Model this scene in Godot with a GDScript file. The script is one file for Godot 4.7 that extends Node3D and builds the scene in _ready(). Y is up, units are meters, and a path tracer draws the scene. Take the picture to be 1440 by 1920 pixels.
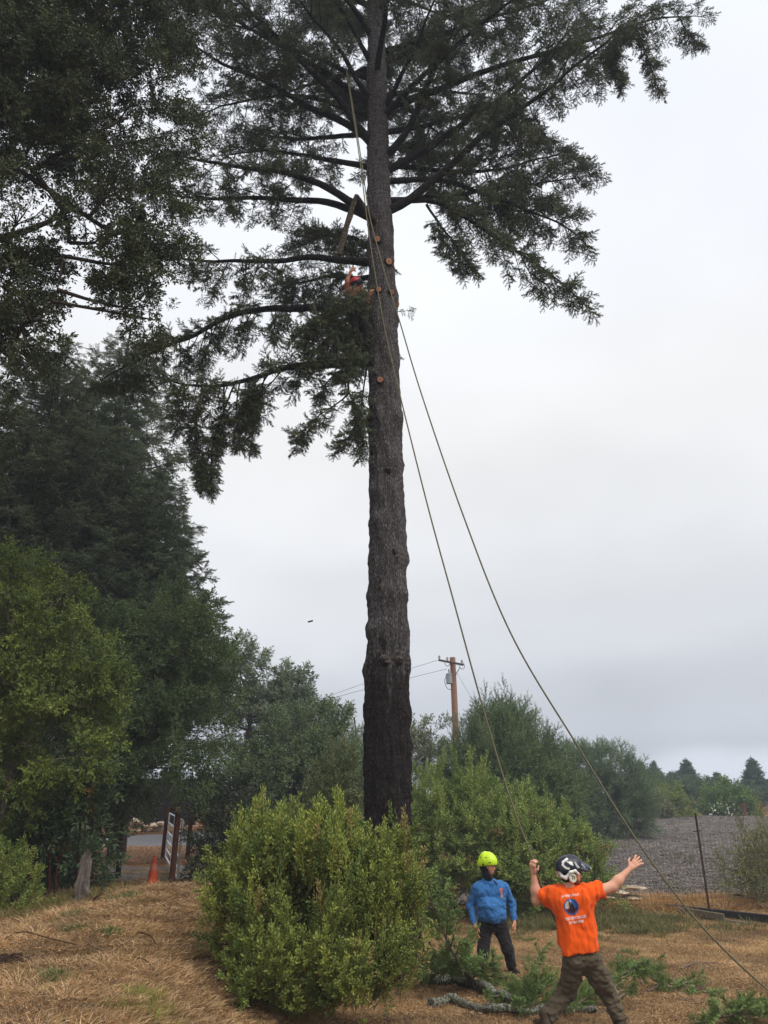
extends Node3D
# A tall fir being pulled over with a rope: three tree workers, shrubs, a dry slope, a fenced field and an overcast sky.
# y is up, metres; the camera stands at (0, EYE, 0) and looks towards -z, tipped upwards.

const EYE := 2.0
const TILT := 0.3944
const FOCAL := 1440.0

var rng := RandomNumberGenerator.new()
var soft := FastNoiseLite.new()
var rough := FastNoiseLite.new()
var used := {}
var leaf_mat: StandardMaterial3D
var needle_mat: StandardMaterial3D
var bark_mat: StandardMaterial3D
var twig_mat: StandardMaterial3D
var plain_mats := {}

# ---------------------------------------------------------------- mesh collector
class Shape:
	var v := PackedVector3Array()
	var n := PackedVector3Array()
	var c := PackedColorArray()
	var ix := PackedInt32Array()

	func tri(a: Vector3, b: Vector3, d: Vector3, out: Vector3, col: Color) -> void:
		var nn := (b - a).cross(d - a)
		if nn.length_squared() < 1e-16:
			return
		nn = nn.normalized()
		var k := v.size()
		if nn.dot(out) > 0.0:
			v.append(a); v.append(d); v.append(b)
		else:
			nn = -nn
			v.append(a); v.append(b); v.append(d)
		for i in 3:
			n.append(nn); c.append(col); ix.append(k + i)

	func quad(a: Vector3, b: Vector3, d: Vector3, e: Vector3, out: Vector3, col: Color) -> void:
		tri(a, b, d, out, col)
		tri(a, d, e, out, col)

	# a round bar along points; flat end caps
	func tube(pts: PackedVector3Array, rad: PackedFloat32Array, sides: int, col: Color, caps := true, wob := 0.0, tip_col := Color(0, 0, 0, 0)) -> void:
		var m := pts.size()
		if m < 2:
			return
		var t := (pts[1] - pts[0]).normalized()
		var u := t.cross(Vector3.UP if absf(t.y) < 0.9 else Vector3.RIGHT).normalized()
		var k0 := v.size()
		for i in m:
			var tn := t
			if i > 0 and i < m - 1:
				tn = (pts[i + 1] - pts[i - 1]).normalized()
			elif i == m - 1:
				tn = (pts[i] - pts[i - 1]).normalized()
			u = (u - tn * u.dot(tn)).normalized()
			var w := tn.cross(u)
			t = tn
			var cc := col if tip_col.a == 0.0 else col.lerp(tip_col, float(i) / (m - 1))
			for k in sides:
				var a := TAU * k / sides
				var dir := u * cos(a) + w * sin(a)
				var r := rad[i]
				if wob > 0.0:
					r *= 1.0 + wob * sin(k * 12.9898 + i * 78.233)
				v.append(pts[i] + dir * r); n.append(dir); c.append(cc)
		for i in m - 1:
			for k in sides:
				var a := k0 + i * sides + k
				var b := k0 + i * sides + (k + 1) % sides
				ix.append(a); ix.append(a + sides); ix.append(b)
				ix.append(b); ix.append(a + sides); ix.append(b + sides)
		if caps:
			for e in 2:
				var i := 0 if e == 0 else m - 1
				var out := (pts[0] - pts[1]) if e == 0 else (pts[m - 1] - pts[m - 2])
				for k in sides - 2:
					tri(v[k0 + i * sides], v[k0 + i * sides + k + 1], v[k0 + i * sides + k + 2], out, col)

	func box(xf: Transform3D, size: Vector3, b: float, col: Color) -> void:
		var h := size * 0.5
		var q := func(p: Vector3) -> Vector3: return xf * p
		var o := xf.basis
		for ax in 3:
			var e1 := (ax + 1) % 3
			var e2 := (ax + 2) % 3
			for s in [-1.0, 1.0]:
				var p := []
				for w in [[-1, -1], [1, -1], [1, 1], [-1, 1]]:
					var pt := Vector3.ZERO
					pt[ax] = s * h[ax]; pt[e1] = w[0] * (h[e1] - b); pt[e2] = w[1] * (h[e2] - b)
					p.append(q.call(pt))
				var out := Vector3.ZERO
				out[ax] = s
				quad(p[0], p[1], p[2], p[3], o * out, col)
			for s1 in [-1.0, 1.0]:
				for s2 in [-1.0, 1.0]:
					var p := []
					for w in [[0, -1], [0, 1], [1, 1], [1, -1]]:
						var pt := Vector3.ZERO
						pt[ax] = w[1] * (h[ax] - b)
						pt[e1] = s1 * (h[e1] if w[0] == 0 else h[e1] - b)
						pt[e2] = s2 * (h[e2] - b if w[0] == 0 else h[e2])
						p.append(q.call(pt))
					var out := Vector3.ZERO
					out[e1] = s1; out[e2] = s2
					quad(p[0], p[1], p[2], p[3], o * out, col)
		for sx in [-1.0, 1.0]:
			for sy in [-1.0, 1.0]:
				for sz in [-1.0, 1.0]:
					var s := Vector3(sx, sy, sz)
					tri(q.call(s * Vector3(h.x, h.y - b, h.z - b)), q.call(s * Vector3(h.x - b, h.y, h.z - b)), q.call(s * Vector3(h.x - b, h.y - b, h.z)), o * s, col)

	# a body of revolution round y: profile of (radius, height)
	func lathe(xf: Transform3D, prof: Array, sides: int, col: Color) -> void:
		for i in prof.size() - 1:
			var a: Vector2 = prof[i]
			var b: Vector2 = prof[i + 1]
			for k in sides:
				var p := TAU * k / sides
				var q := TAU * (k + 1) / sides
				var d0 := Vector3(cos(p), 0, sin(p))
				var d1 := Vector3(cos(q), 0, sin(q))
				var out := (d0 + d1) * (b.y - a.y) + Vector3(0, (a.x - b.x) * 2.0, 0)
				quad(xf * (d0 * a.x + Vector3.UP * a.y), xf * (d1 * a.x + Vector3.UP * a.y), xf * (d1 * b.x + Vector3.UP * b.y), xf * (d0 * b.x + Vector3.UP * b.y), xf.basis * out, col)

	func mesh(lit := true) -> ArrayMesh:
		var a := []
		a.resize(Mesh.ARRAY_MAX)
		a[Mesh.ARRAY_VERTEX] = v
		if lit:
			a[Mesh.ARRAY_NORMAL] = n
		a[Mesh.ARRAY_COLOR] = c
		a[Mesh.ARRAY_INDEX] = ix
		var m := ArrayMesh.new()
		m.add_surface_from_arrays(Mesh.PRIMITIVE_TRIANGLES, a)
		return m

# copies of one small mesh
class Flock:
	var buf := PackedFloat32Array()
	var count := 0
	func put(b: Basis, o: Vector3, c: Color) -> void:
		buf.append_array(PackedFloat32Array([b.x.x, b.y.x, b.z.x, o.x, b.x.y, b.y.y, b.z.y, o.y, b.x.z, b.y.z, b.z.z, o.z, c.r, c.g, c.b, 1.0]))
		count += 1

# ---------------------------------------------------------------- helpers
func numbered(s: String) -> String:
	var k: int = used.get(s, 0)
	used[s] = k + 1
	return s if k == 0 else "%s_%03d" % [s, k]

func thing(called: String, label: String, category: String, where := Vector3.ZERO, group := "") -> Node3D:
	var o := Node3D.new()
	o.name = numbered(called)
	add_child(o)
	o.position = where
	o.set_meta("label", label)
	o.set_meta("category", category)
	if group != "":
		o.set_meta("group", group)
	return o

func part(called: String, m: Mesh, mat: Material, parent: Node3D) -> MeshInstance3D:
	var o := MeshInstance3D.new()
	o.name = called
	o.mesh = m
	o.material_override = mat
	parent.add_child(o, true)
	return o

func ground_piece(called: String, m: Mesh, mat: Material) -> MeshInstance3D:
	var o := part(called, m, mat, self)
	o.set_meta("kind", "structure")
	return o

func flock(called: String, f: Flock, m: Mesh, mat: Material, parent: Node3D) -> MultiMeshInstance3D:
	var mm := MultiMesh.new()
	mm.transform_format = MultiMesh.TRANSFORM_3D
	mm.use_colors = true
	mm.mesh = m
	mm.instance_count = f.count
	mm.buffer = f.buf
	var o := MultiMeshInstance3D.new()
	o.name = called
	o.multimesh = mm
	o.material_override = mat
	o.set_meta("kind", "stuff")
	parent.add_child(o, true)
	return o

func lin(r: float, g: float, b: float) -> Color:
	return Color(r / 255.0, g / 255.0, b / 255.0).srgb_to_linear()

func plain(called: String, rough_: float, metal := 0.0) -> StandardMaterial3D:
	if not plain_mats.has(called):
		var m := StandardMaterial3D.new()
		m.resource_name = called
		m.vertex_color_use_as_albedo = true
		m.roughness = rough_
		m.metallic = metal
		m.metallic_specular = 0.4
		plain_mats[called] = m
	return plain_mats[called]

# where the sight line through a point of the 1440 x 1920 view is, d metres ahead of the camera
func at(px: float, py: float, d: float) -> Vector3:
	var x := (px - 720.0) / FOCAL
	var y := (960.0 - py) / FOCAL
	var up := y * cos(TILT) + sin(TILT)
	var ahead := cos(TILT) - y * sin(TILT)
	var s := d / ahead
	return Vector3(x * s, EYE + up * s, -d)

func metres_per_px(p: Vector3) -> float:
	return (-p.z * cos(TILT) + (p.y - EYE) * sin(TILT)) / FOCAL

func rnd(a: float, b: float) -> float:
	return rng.randf_range(a, b)

func rdir() -> Vector3:
	var z := rnd(-1, 1)
	var a := rnd(0, TAU)
	var r := sqrt(1.0 - z * z)
	return Vector3(r * cos(a), z, r * sin(a))

func along_basis(y: Vector3, hint: Vector3, s: float) -> Basis:
	y = y.normalized()
	var x := y.cross(hint)
	if x.length_squared() < 1e-5:
		x = y.cross(Vector3(0.3, 0.5, 0.8))
	x = x.normalized()
	return Basis(x * s, y * s, x.cross(y) * s)

# smooth curve through points
func spline(p: PackedVector3Array, step: float) -> PackedVector3Array:
	var out := PackedVector3Array()
	for i in p.size() - 1:
		var a := p[maxi(i - 1, 0)]
		var b := p[i]
		var c := p[i + 1]
		var d := p[mini(i + 2, p.size() - 1)]
		var m := maxi(1, int(ceil(b.distance_to(c) / step)))
		for k in m:
			out.append(b.cubic_interpolate(c, a, d, float(k) / m))
	out.append(p[p.size() - 1])
	return out

func taper(n: int, a: float, b: float, e := 1.0) -> PackedFloat32Array:
	var r := PackedFloat32Array()
	for i in n:
		r.append(lerpf(a, b, pow(float(i) / maxi(1, n - 1), e)))
	return r

func curve1(x: float, t: Array) -> float:
	if x <= t[0][0]:
		return t[0][1]
	for i in t.size() - 1:
		if x <= t[i + 1][0]:
			return lerpf(t[i][1], t[i + 1][1], smoothstep(0, 1, (x - t[i][0]) / (t[i + 1][0] - t[i][0])))
	return t[t.size() - 1][1]

# ---------------------------------------------------------------- lie of the land
const LEFT := [[-60, 0.8], [4, 0.72], [8, 0.72], [11, 0.78], [14.2, 0.98], [16, 0.92], [20, 0.72], [24, 0.9], [28, 1.12], [35, 1.5], [42, 2.3], [60, 3.2], [120, 6.0], [500, 6.5]]
const RIGHT := [[-60, 0.1], [4, 0.05], [12, 0.0], [18.5, 0.0], [22, 0.12], [40, 1.4], [60, 3.0], [90, 5.0], [140, 6.2], [500, 6.5]]
func land(x: float, z: float) -> float:
	var d := -z
	var edge := -0.5 - maxf(0.0, d - 13.0) * 0.12
	var w := smoothstep(edge, edge - 2.1, x)
	var y := lerpf(curve1(d, RIGHT), curve1(d, LEFT), w)
	y += 0.34 * exp(-((x + 3.2) * (x + 3.2) / 1.6 + (d - 12.0) * (d - 12.0) / 6.0))
	var near := clampf(1.0 - absf(d - 10.0) / 40.0, 0.15, 1.0)
	y += soft.get_noise_2d(x * 40.0, z * 40.0) * 0.05 * near + rough.get_noise_2d(x * 160.0, z * 160.0) * 0.018 * near * (0.6 + w * 2.2) + rough.get_noise_2d(x * 420.0 + 50.0, z * 420.0) * 0.03 * near * w
	return y

func on_land(x: float, z: float) -> Vector3:
	return Vector3(x, land(x, z), z)

# the point of the ground that is seen at a point of the view
func ground_at(px: float, py: float, d0 := 3.0) -> Vector3:
	var d := d0
	while d < 200.0:
		var p := at(px, py, d)
		if p.y <= land(p.x, p.z):
			return on_land(p.x, p.z)
		d += 0.05 + d * 0.002
	return on_land(at(px, py, 200).x, -200)

func sheet(xs: PackedFloat32Array, zs: PackedFloat32Array, lift: float, col: Callable) -> ArrayMesh:
	var s := Shape.new()
	var w := xs.size()
	for z in zs:
		for x in xs:
			s.v.append(Vector3(x, land(x, z) + lift, z))
			s.c.append(col.call(x, z))
	for j in zs.size():
		for i in w:
			var l := s.v[j * w + maxi(i - 1, 0)]
			var r := s.v[j * w + mini(i + 1, w - 1)]
			var a := s.v[maxi(j - 1, 0) * w + i]
			var b := s.v[mini(j + 1, zs.size() - 1) * w + i]
			var nn := (b - a).cross(r - l).normalized()
			s.n.append(nn if nn.y > 0 else -nn)
	for j in zs.size() - 1:
		for i in w - 1:
			var a := j * w + i
			var p := s.v[a]
			var q := s.v[a + 1]
			var t := s.v[a + w]
			if (q - p).cross(t - p).y > 0:
				s.ix.append_array(PackedInt32Array([a, a + w, a + 1, a + 1, a + w, a + w + 1]))
			else:
				s.ix.append_array(PackedInt32Array([a, a + 1, a + w, a + 1, a + w + 1, a + w]))
	return s.mesh()

func steps(spec: Array) -> PackedFloat32Array:
	var out := PackedFloat32Array()
	for i in spec.size() - 1:
		var a: float = spec[i][0]
		var b: float = spec[i + 1][0]
		var m := int(ceil(absf(b - a) / spec[i][1]))
		for k in m:
			out.append(lerpf(a, b, float(k) / m))
	out.append(spec[spec.size() - 1][0])
	return out
# ---------------------------------------------------------------- camera, sky, sun
func air_and_camera() -> void:
	var cam := Camera3D.new()
	cam.name = "camera"
	cam.fov = rad_to_deg(2.0 * atan(960.0 / FOCAL))
	cam.near = 0.1
	cam.far = 3000.0
	cam.position = Vector3(0, EYE, 0)
	cam.rotation.x = TILT
	add_child(cam)
	cam.current = true

	var sky_mat := PanoramaSkyMaterial.new()
	sky_mat.panorama = ImageTexture.create_from_image(cloud_image())
	var sky := Sky.new()
	sky.sky_material = sky_mat
	var env := Environment.new()
	env.background_mode = Environment.BG_SKY
	env.sky = sky
	env.background_energy_multiplier = 0.77
	env.tonemap_mode = Environment.TONE_MAPPER_LINEAR
	env.tonemap_exposure = 1.78
	env.fog_enabled = true
	env.fog_density = 0.0015
	env.fog_light_color = Color(0.86, 0.9, 0.96)
	env.sdfgi_enabled = true
	env.ssao_enabled = true
	env.ssil_enabled = true
	var we := WorldEnvironment.new()
	we.name = "world"
	we.environment = env
	add_child(we)

	var sun := DirectionalLight3D.new()
	sun.name = "veiled_sun"
	sun.light_energy = 0.5
	sun.light_color = Color(1.0, 0.97, 0.93)
	sun.light_angular_distance = 45.0
	sun.shadow_enabled = true
	add_child(sun)
	sun.look_at_from_position(Vector3(0.5, 1.0, 0.42) * 50.0, Vector3.ZERO)

func cloud_image() -> Image:
	var w := 768
	var h := 384
	var im := Image.create(w, h, false, Image.FORMAT_RGBF)
	var f := FastNoiseLite.new()
	f.seed = 11
	f.frequency = 1.0
	f.fractal_octaves = 4
	for j in h:
		var e := 90.0 - 180.0 * (j + 0.5) / h
		for i in w:
			var a := TAU * ((i + 0.5) / w - 0.5)
			var er := deg_to_rad(e)
			var p := Vector3(sin(a) * cos(er), sin(er), -cos(a) * cos(er))
			# a flat cloud deck: stretched towards the horizon
			var q := Vector3(p.x, 0.0, p.z) / (absf(p.y) + 0.22)
			var n := f.get_noise_3d(q.x * 1.1 + 3.0, 1.7, q.z * 1.1)
			var n2 := f.get_noise_3d(p.x * 1.6, p.y * 7.0 + 9.0, p.z * 1.6)
			var band := curve1(e + n2 * 3.0, [[-90, 0.3], [-1, 0.5], [1.5, 0.76], [3.6, 0.68], [5.2, 0.47], [8, 0.50], [13, 0.60], [22, 0.68], [40, 0.73], [90, 0.76]])
			var v := band * (1.0 + 0.13 * n)
			var blue := curve1(e + n2 * 3.0, [[-5, 1.03], [4, 1.09], [9, 1.08], [16, 1.04], [28, 1.015], [40, 1.05], [60, 1.08], [90, 1.08]])
			im.set_pixel(i, j, Color(v * (1.0 - (blue - 1.0) * 0.55), v, v * blue))
	return im
# ---------------------------------------------------------------- materials
func noise_image(n: int, freq: float, seed_: int, kind := FastNoiseLite.TYPE_SIMPLEX_SMOOTH, oct := 4) -> Image:
	var f := FastNoiseLite.new()
	f.noise_type = kind
	f.seed = seed_
	f.frequency = freq
	f.fractal_octaves = oct
	return f.get_seamless_image(n, n, false, false, 0.1, true)

func ramp_image(src: Image, cols: Array) -> Image:
	var n := src.get_width()
	var im := Image.create(n, n, false, Image.FORMAT_RGB8)
	for j in n:
		for i in n:
			var v := src.get_pixel(i, j).r * (cols.size() - 1)
			var k := clampi(int(v), 0, cols.size() - 2)
			im.set_pixel(i, j, (cols[k] as Color).lerp(cols[k + 1], v - k))
	return im

func tex(im: Image) -> ImageTexture:
	return ImageTexture.create_from_image(im)

# criss-crossing strokes: straw, chips, stalks; the second picture is their height
func stroke_images(n: int, count: int, lo: int, hi: int, thick: int, base: Color, cols: Array, seed_: int) -> Array:
	rng.seed = seed_
	var im := Image.create(n, n, false, Image.FORMAT_RGB8)
	var hm := Image.create(n, n, false, Image.FORMAT_L8)
	im.fill(base)
	hm.fill(Color(0.15, 0.15, 0.15))
	for k in count:
		var a := rnd(0, TAU)
		var ln := rnd(lo, hi)
		var p := Vector2(rnd(0, n), rnd(0, n))
		var bend := rnd(-0.02, 0.02)
		var col: Color = cols[rng.randi() % cols.size()]
		col = col * rnd(0.75, 1.15)
		var h := 0.2 + 0.8 * float(k) / count * rnd(0.7, 1.0)
		for i in int(ln):
			a += bend
			p += Vector2(cos(a), sin(a))
			for w in thick:
				var x := posmod(int(p.x) + w, n)
				var y := posmod(int(p.y), n)
				im.set_pixel(x, y, col)
				hm.set_pixel(x, y, Color(h, h, h))
	return [im, hm]

func triplanar(called: String, im: Image, hm: Image, scale: Vector3, relief: float, rough_: float, world := true) -> StandardMaterial3D:
	var m := StandardMaterial3D.new()
	m.resource_name = called
	m.vertex_color_use_as_albedo = true
	m.albedo_texture = tex(im)
	m.uv1_triplanar = true
	m.uv1_world_triplanar = world
	m.uv1_scale = scale
	m.uv1_triplanar_sharpness = 6.0 if world else 1.0
	m.roughness = rough_
	m.metallic_specular = 0.25
	if hm:
		m.heightmap_enabled = true
		m.heightmap_texture = tex(hm)
		m.heightmap_scale = relief
	return m

var straw_mat: StandardMaterial3D
var chip_mat: StandardMaterial3D
var road_mat: StandardMaterial3D
var rock_mat: StandardMaterial3D
var timber_mat: StandardMaterial3D
var lichen_mat: StandardMaterial3D
var fir_bark_mat: StandardMaterial3D

func make_materials() -> void:
	leaf_mat = StandardMaterial3D.new()
	leaf_mat.resource_name = "leaf"
	leaf_mat.vertex_color_use_as_albedo = true
	leaf_mat.roughness = 0.55
	leaf_mat.metallic_specular = 0.35
	leaf_mat.backlight_enabled = true
	leaf_mat.backlight = Color(0.5, 0.55, 0.3)
	leaf_mat.cull_mode = BaseMaterial3D.CULL_DISABLED
	needle_mat = leaf_mat.duplicate()
	needle_mat.resource_name = "needle"
	needle_mat.roughness = 0.65
	needle_mat.backlight = Color(0.25, 0.3, 0.18)
	twig_mat = plain("twig", 0.9)

	var bn := noise_image(512, 0.03, 5, FastNoiseLite.TYPE_SIMPLEX_SMOOTH, 5)
	bark_mat = triplanar("bark", ramp_image(bn, [Color(0.45, 0.43, 0.42), Color(0.75, 0.72, 0.7), Color(1, 0.98, 0.95)]), bn, Vector3(2.5, 0.7, 2.5), 1.0, 0.9, false)
	# bark plates parted by cracks
	var cell := FastNoiseLite.new()
	cell.noise_type = FastNoiseLite.TYPE_CELLULAR
	cell.cellular_return_type = FastNoiseLite.RETURN_DISTANCE2_SUB
	cell.cellular_jitter = 1.0
	cell.frequency = 0.035
	cell.fractal_octaves = 2
	cell.domain_warp_enabled = true
	cell.domain_warp_amplitude = 14.0
	cell.domain_warp_frequency = 0.03
	cell.seed = 21
	var fb := cell.get_seamless_image(512, 512, false, false, 0.1, true)
	var fine := noise_image(512, 0.09, 22, FastNoiseLite.TYPE_SIMPLEX_SMOOTH, 4)
	for j in 512:
		for i in 512:
			var c := clampf(fb.get_pixel(i, j).r * 1.5, 0, 1) * 0.62 + fine.get_pixel(i, j).r * 0.38
			fb.set_pixel(i, j, Color(c, c, c))
	fir_bark_mat = triplanar("fir bark", ramp_image(fb, [Color(0.14, 0.13, 0.13), Color(0.46, 0.45, 0.44), Color(0.74, 0.73, 0.72), Color(0.95, 0.94, 0.93)]), fb, Vector3(1.5, 0.55, 1.5), 4.0, 0.92, false)
	var st := stroke_images(1024, 15000, 12, 60, 2, Color(0.42, 0.31, 0.22), [Color(0.74, 0.58, 0.40), Color(0.80, 0.64, 0.45), Color(0.66, 0.50, 0.34), Color(0.58, 0.43, 0.29), Color(0.86, 0.72, 0.54), Color(0.50, 0.38, 0.27), Color(0.70, 0.49, 0.33)], 3)
	straw_mat = triplanar("straw", st[0], st[1], Vector3(0.55, 0.55, 0.55), 1.6, 0.95)
	var ch := stroke_images(512, 9000, 5, 16, 3, Color(0.27, 0.25, 0.24), [Color(0.54, 0.52, 0.50), Color(0.60, 0.57, 0.55), Color(0.40, 0.37, 0.36), Color(0.34, 0.31, 0.30), Color(0.72, 0.69, 0.66), Color(0.50, 0.44, 0.41)], 4)
	chip_mat = triplanar("wood chips", ch[0], ch[1], Vector3(0.5, 0.5, 0.5), 3.0, 0.95)
	var rd := noise_image(512, 0.25, 8)
	road_mat = triplanar("asphalt", ramp_image(rd, [Color(0.30, 0.30, 0.31), Color(0.40, 0.40, 0.41), Color(0.52, 0.52, 0.52)]), rd, Vector3(0.7, 0.7, 0.7), 0.5, 0.9)
	var rk := noise_image(512, 0.02, 9, FastNoiseLite.TYPE_SIMPLEX_SMOOTH, 6)
	rock_mat = triplanar("rock", ramp_image(rk, [Color(0.45, 0.38, 0.31), Color(0.66, 0.58, 0.49), Color(0.76, 0.69, 0.60), Color(0.86, 0.80, 0.72)]), rk, Vector3(0.9, 0.9, 0.9), 3.0, 0.95)
	var tb := stroke_images(512, 2600, 40, 200, 1, Color(0.6, 0.58, 0.55), [Color(0.75, 0.73, 0.70), Color(0.5, 0.48, 0.45), Color(0.86, 0.84, 0.8)], 6)
	timber_mat = triplanar("weathered timber", tb[0], tb[1], Vector3(1.5, 1.5, 1.5), 0.3, 0.9, false)
	var lc := noise_image(256, 0.035, 14, FastNoiseLite.TYPE_SIMPLEX, 5)
	lichen_mat = triplanar("lichened bark", ramp_image(lc, [Color(0.16, 0.13, 0.12), Color(0.27, 0.24, 0.22), Color(0.34, 0.32, 0.29), Color(0.58, 0.62, 0.54), Color(0.72, 0.77, 0.68)]), lc, Vector3(2.6, 2.6, 2.6), 0.8, 0.95, false)

# ---------------------------------------------------------------- ground, road, field
func build_land() -> void:
	var xs := steps([[-700, 120], [-160, 22], [-50, 4], [-16, 0.5], [-8, 0.13], [6, 0.16], [12, 0.6], [24, 3], [60, 20], [200, 120], [700, 1]])
	var zs := steps([[-900, 130], [-200, 12], [-80, 2.5], [-44, 0.6], [-26, 0.2], [-5, 0.4], [4, 8], [60, 60], [300, 1]])
	var tone := func(x: float, z: float) -> Color:
		var a := soft.get_noise_2d(x * 28.0 + 90.0, z * 28.0)
		var b := rough.get_noise_2d(x * 60.0, z * 60.0 - 70.0)
		var c := Color(1, 1, 1).lerp(Color(0.44, 0.37, 0.32), smoothstep(-0.15, 0.25, a + b * 0.6))
		return c.lerp(Color(0.9, 1.0, 0.72), smoothstep(0.2, 0.6, -a - b * 0.3) * 0.5)
	ground_piece("ground", sheet(xs, zs, 0.0, tone), straw_mat)

	# the chipped field beyond the wire fence rises to the right
	var fx := steps([[1.0, 1.5], [8, 1.0], [46, 1.0]])
	var fz := steps([[-63, 1.2], [-26, 0.6], [-23.6, 0.1]])
	var ft := func(x: float, z: float) -> Color:
		return Color(1, 1, 1) * (1.0 + 0.35 * soft.get_noise_2d(x * 30.0, z * 30.0) + 0.2 * rough.get_noise_2d(x * 120.0, z * 40.0))
	var field := ground_piece("chip_field", sheet(fx, fz, 0.03, ft), chip_mat)
	field.set_meta("label", "grey wood chip field behind the wire fence")

	# lane on the left, and the spur that runs to the gate
	lane("lane", [[-26.0, -33.4], [-16.0, -34.6], [-10.0, -35.6], [-6.5, -37.0], [-3.0, -40.0], [4.0, -47.0]], 2.6)
	lane("driveway", [[-14.5, -26.3], [-9.5, -24.2], [-7.0, -23.7], [-5.2, -24.4]], 1.9)

func lane(called: String, line: Array, half: float) -> void:
	var p := PackedVector3Array()
	for q in line:
		p.append(Vector3(q[0], 0, q[1]))
	p = spline(p, 0.6)
	var s := Shape.new()
	for i in p.size():
		var t := (p[mini(i + 1, p.size() - 1)] - p[maxi(i - 1, 0)]).normalized()
		var sd := Vector3(-t.z, 0, t.x)
		for k in 7:
			var q := p[i] + sd * half * (k / 3.0 - 1.0)
			q.y = land(q.x, q.z) + 0.03
			s.v.append(q); s.n.append(Vector3.UP); s.c.append(Color(1, 1, 1))
	for i in p.size() - 1:
		for k in 6:
			var a := i * 7 + k
			var nn := (s.v[a + 1] - s.v[a]).cross(s.v[a + 7] - s.v[a])
			if nn.y < 0:
				s.ix.append_array(PackedInt32Array([a, a + 1, a + 7, a + 1, a + 8, a + 7]))
			else:
				s.ix.append_array(PackedInt32Array([a, a + 7, a + 1, a + 1, a + 7, a + 8]))
	ground_piece(called, s.mesh(), road_mat)

func in_view(p: Vector3, margin: float) -> bool:
	var q := p - Vector3(0, EYE, 0)
	var ahead := -q.z * cos(TILT) + q.y * sin(TILT)
	if ahead < 0.5:
		return false
	var x := 720.0 + FOCAL * q.x / ahead
	var y := 960.0 - FOCAL * (q.y * cos(TILT) + q.z * sin(TILT)) / ahead
	return x > -margin and x < 1440.0 + margin and y < 1920.0 + margin

func tuft(seed_: int, blades: int, h: float, w: float, spread: float, lean: float) -> ArrayMesh:
	rng.seed = seed_
	var s := Shape.new()
	for i in blades:
		var a := rnd(0, TAU)
		var o := Vector3(cos(a), 0, sin(a)) * spread * sqrt(rng.randf())
		var d := (Vector3(cos(a + rnd(-1.2, 1.2)), 0, sin(a + rnd(-1.2, 1.2))) * rnd(0.2, 1.0) * lean + Vector3.UP).normalized()
		var ln := h * rnd(0.5, 1.15)
		var sd := d.cross(rdir()).normalized() * w * 0.5
		var tone := rnd(0.7, 1.25)
		var col := Color(tone, tone * rnd(0.94, 1.04), tone * rnd(0.85, 1.05))
		var m := o + d * ln * 0.55
		var e := m + (d + Vector3(d.x, -0.5, d.z) * 0.6).normalized() * ln * 0.5
		var k := s.v.size()
		for p in [o - sd, o + sd, m + sd * 0.8, m - sd * 0.8, e]:
			s.v.append(p); s.c.append(col)
		s.ix.append_array(PackedInt32Array([k, k + 1, k + 2, k, k + 2, k + 3, k + 3, k + 2, k + 4]))
	return s.mesh(false)

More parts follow.
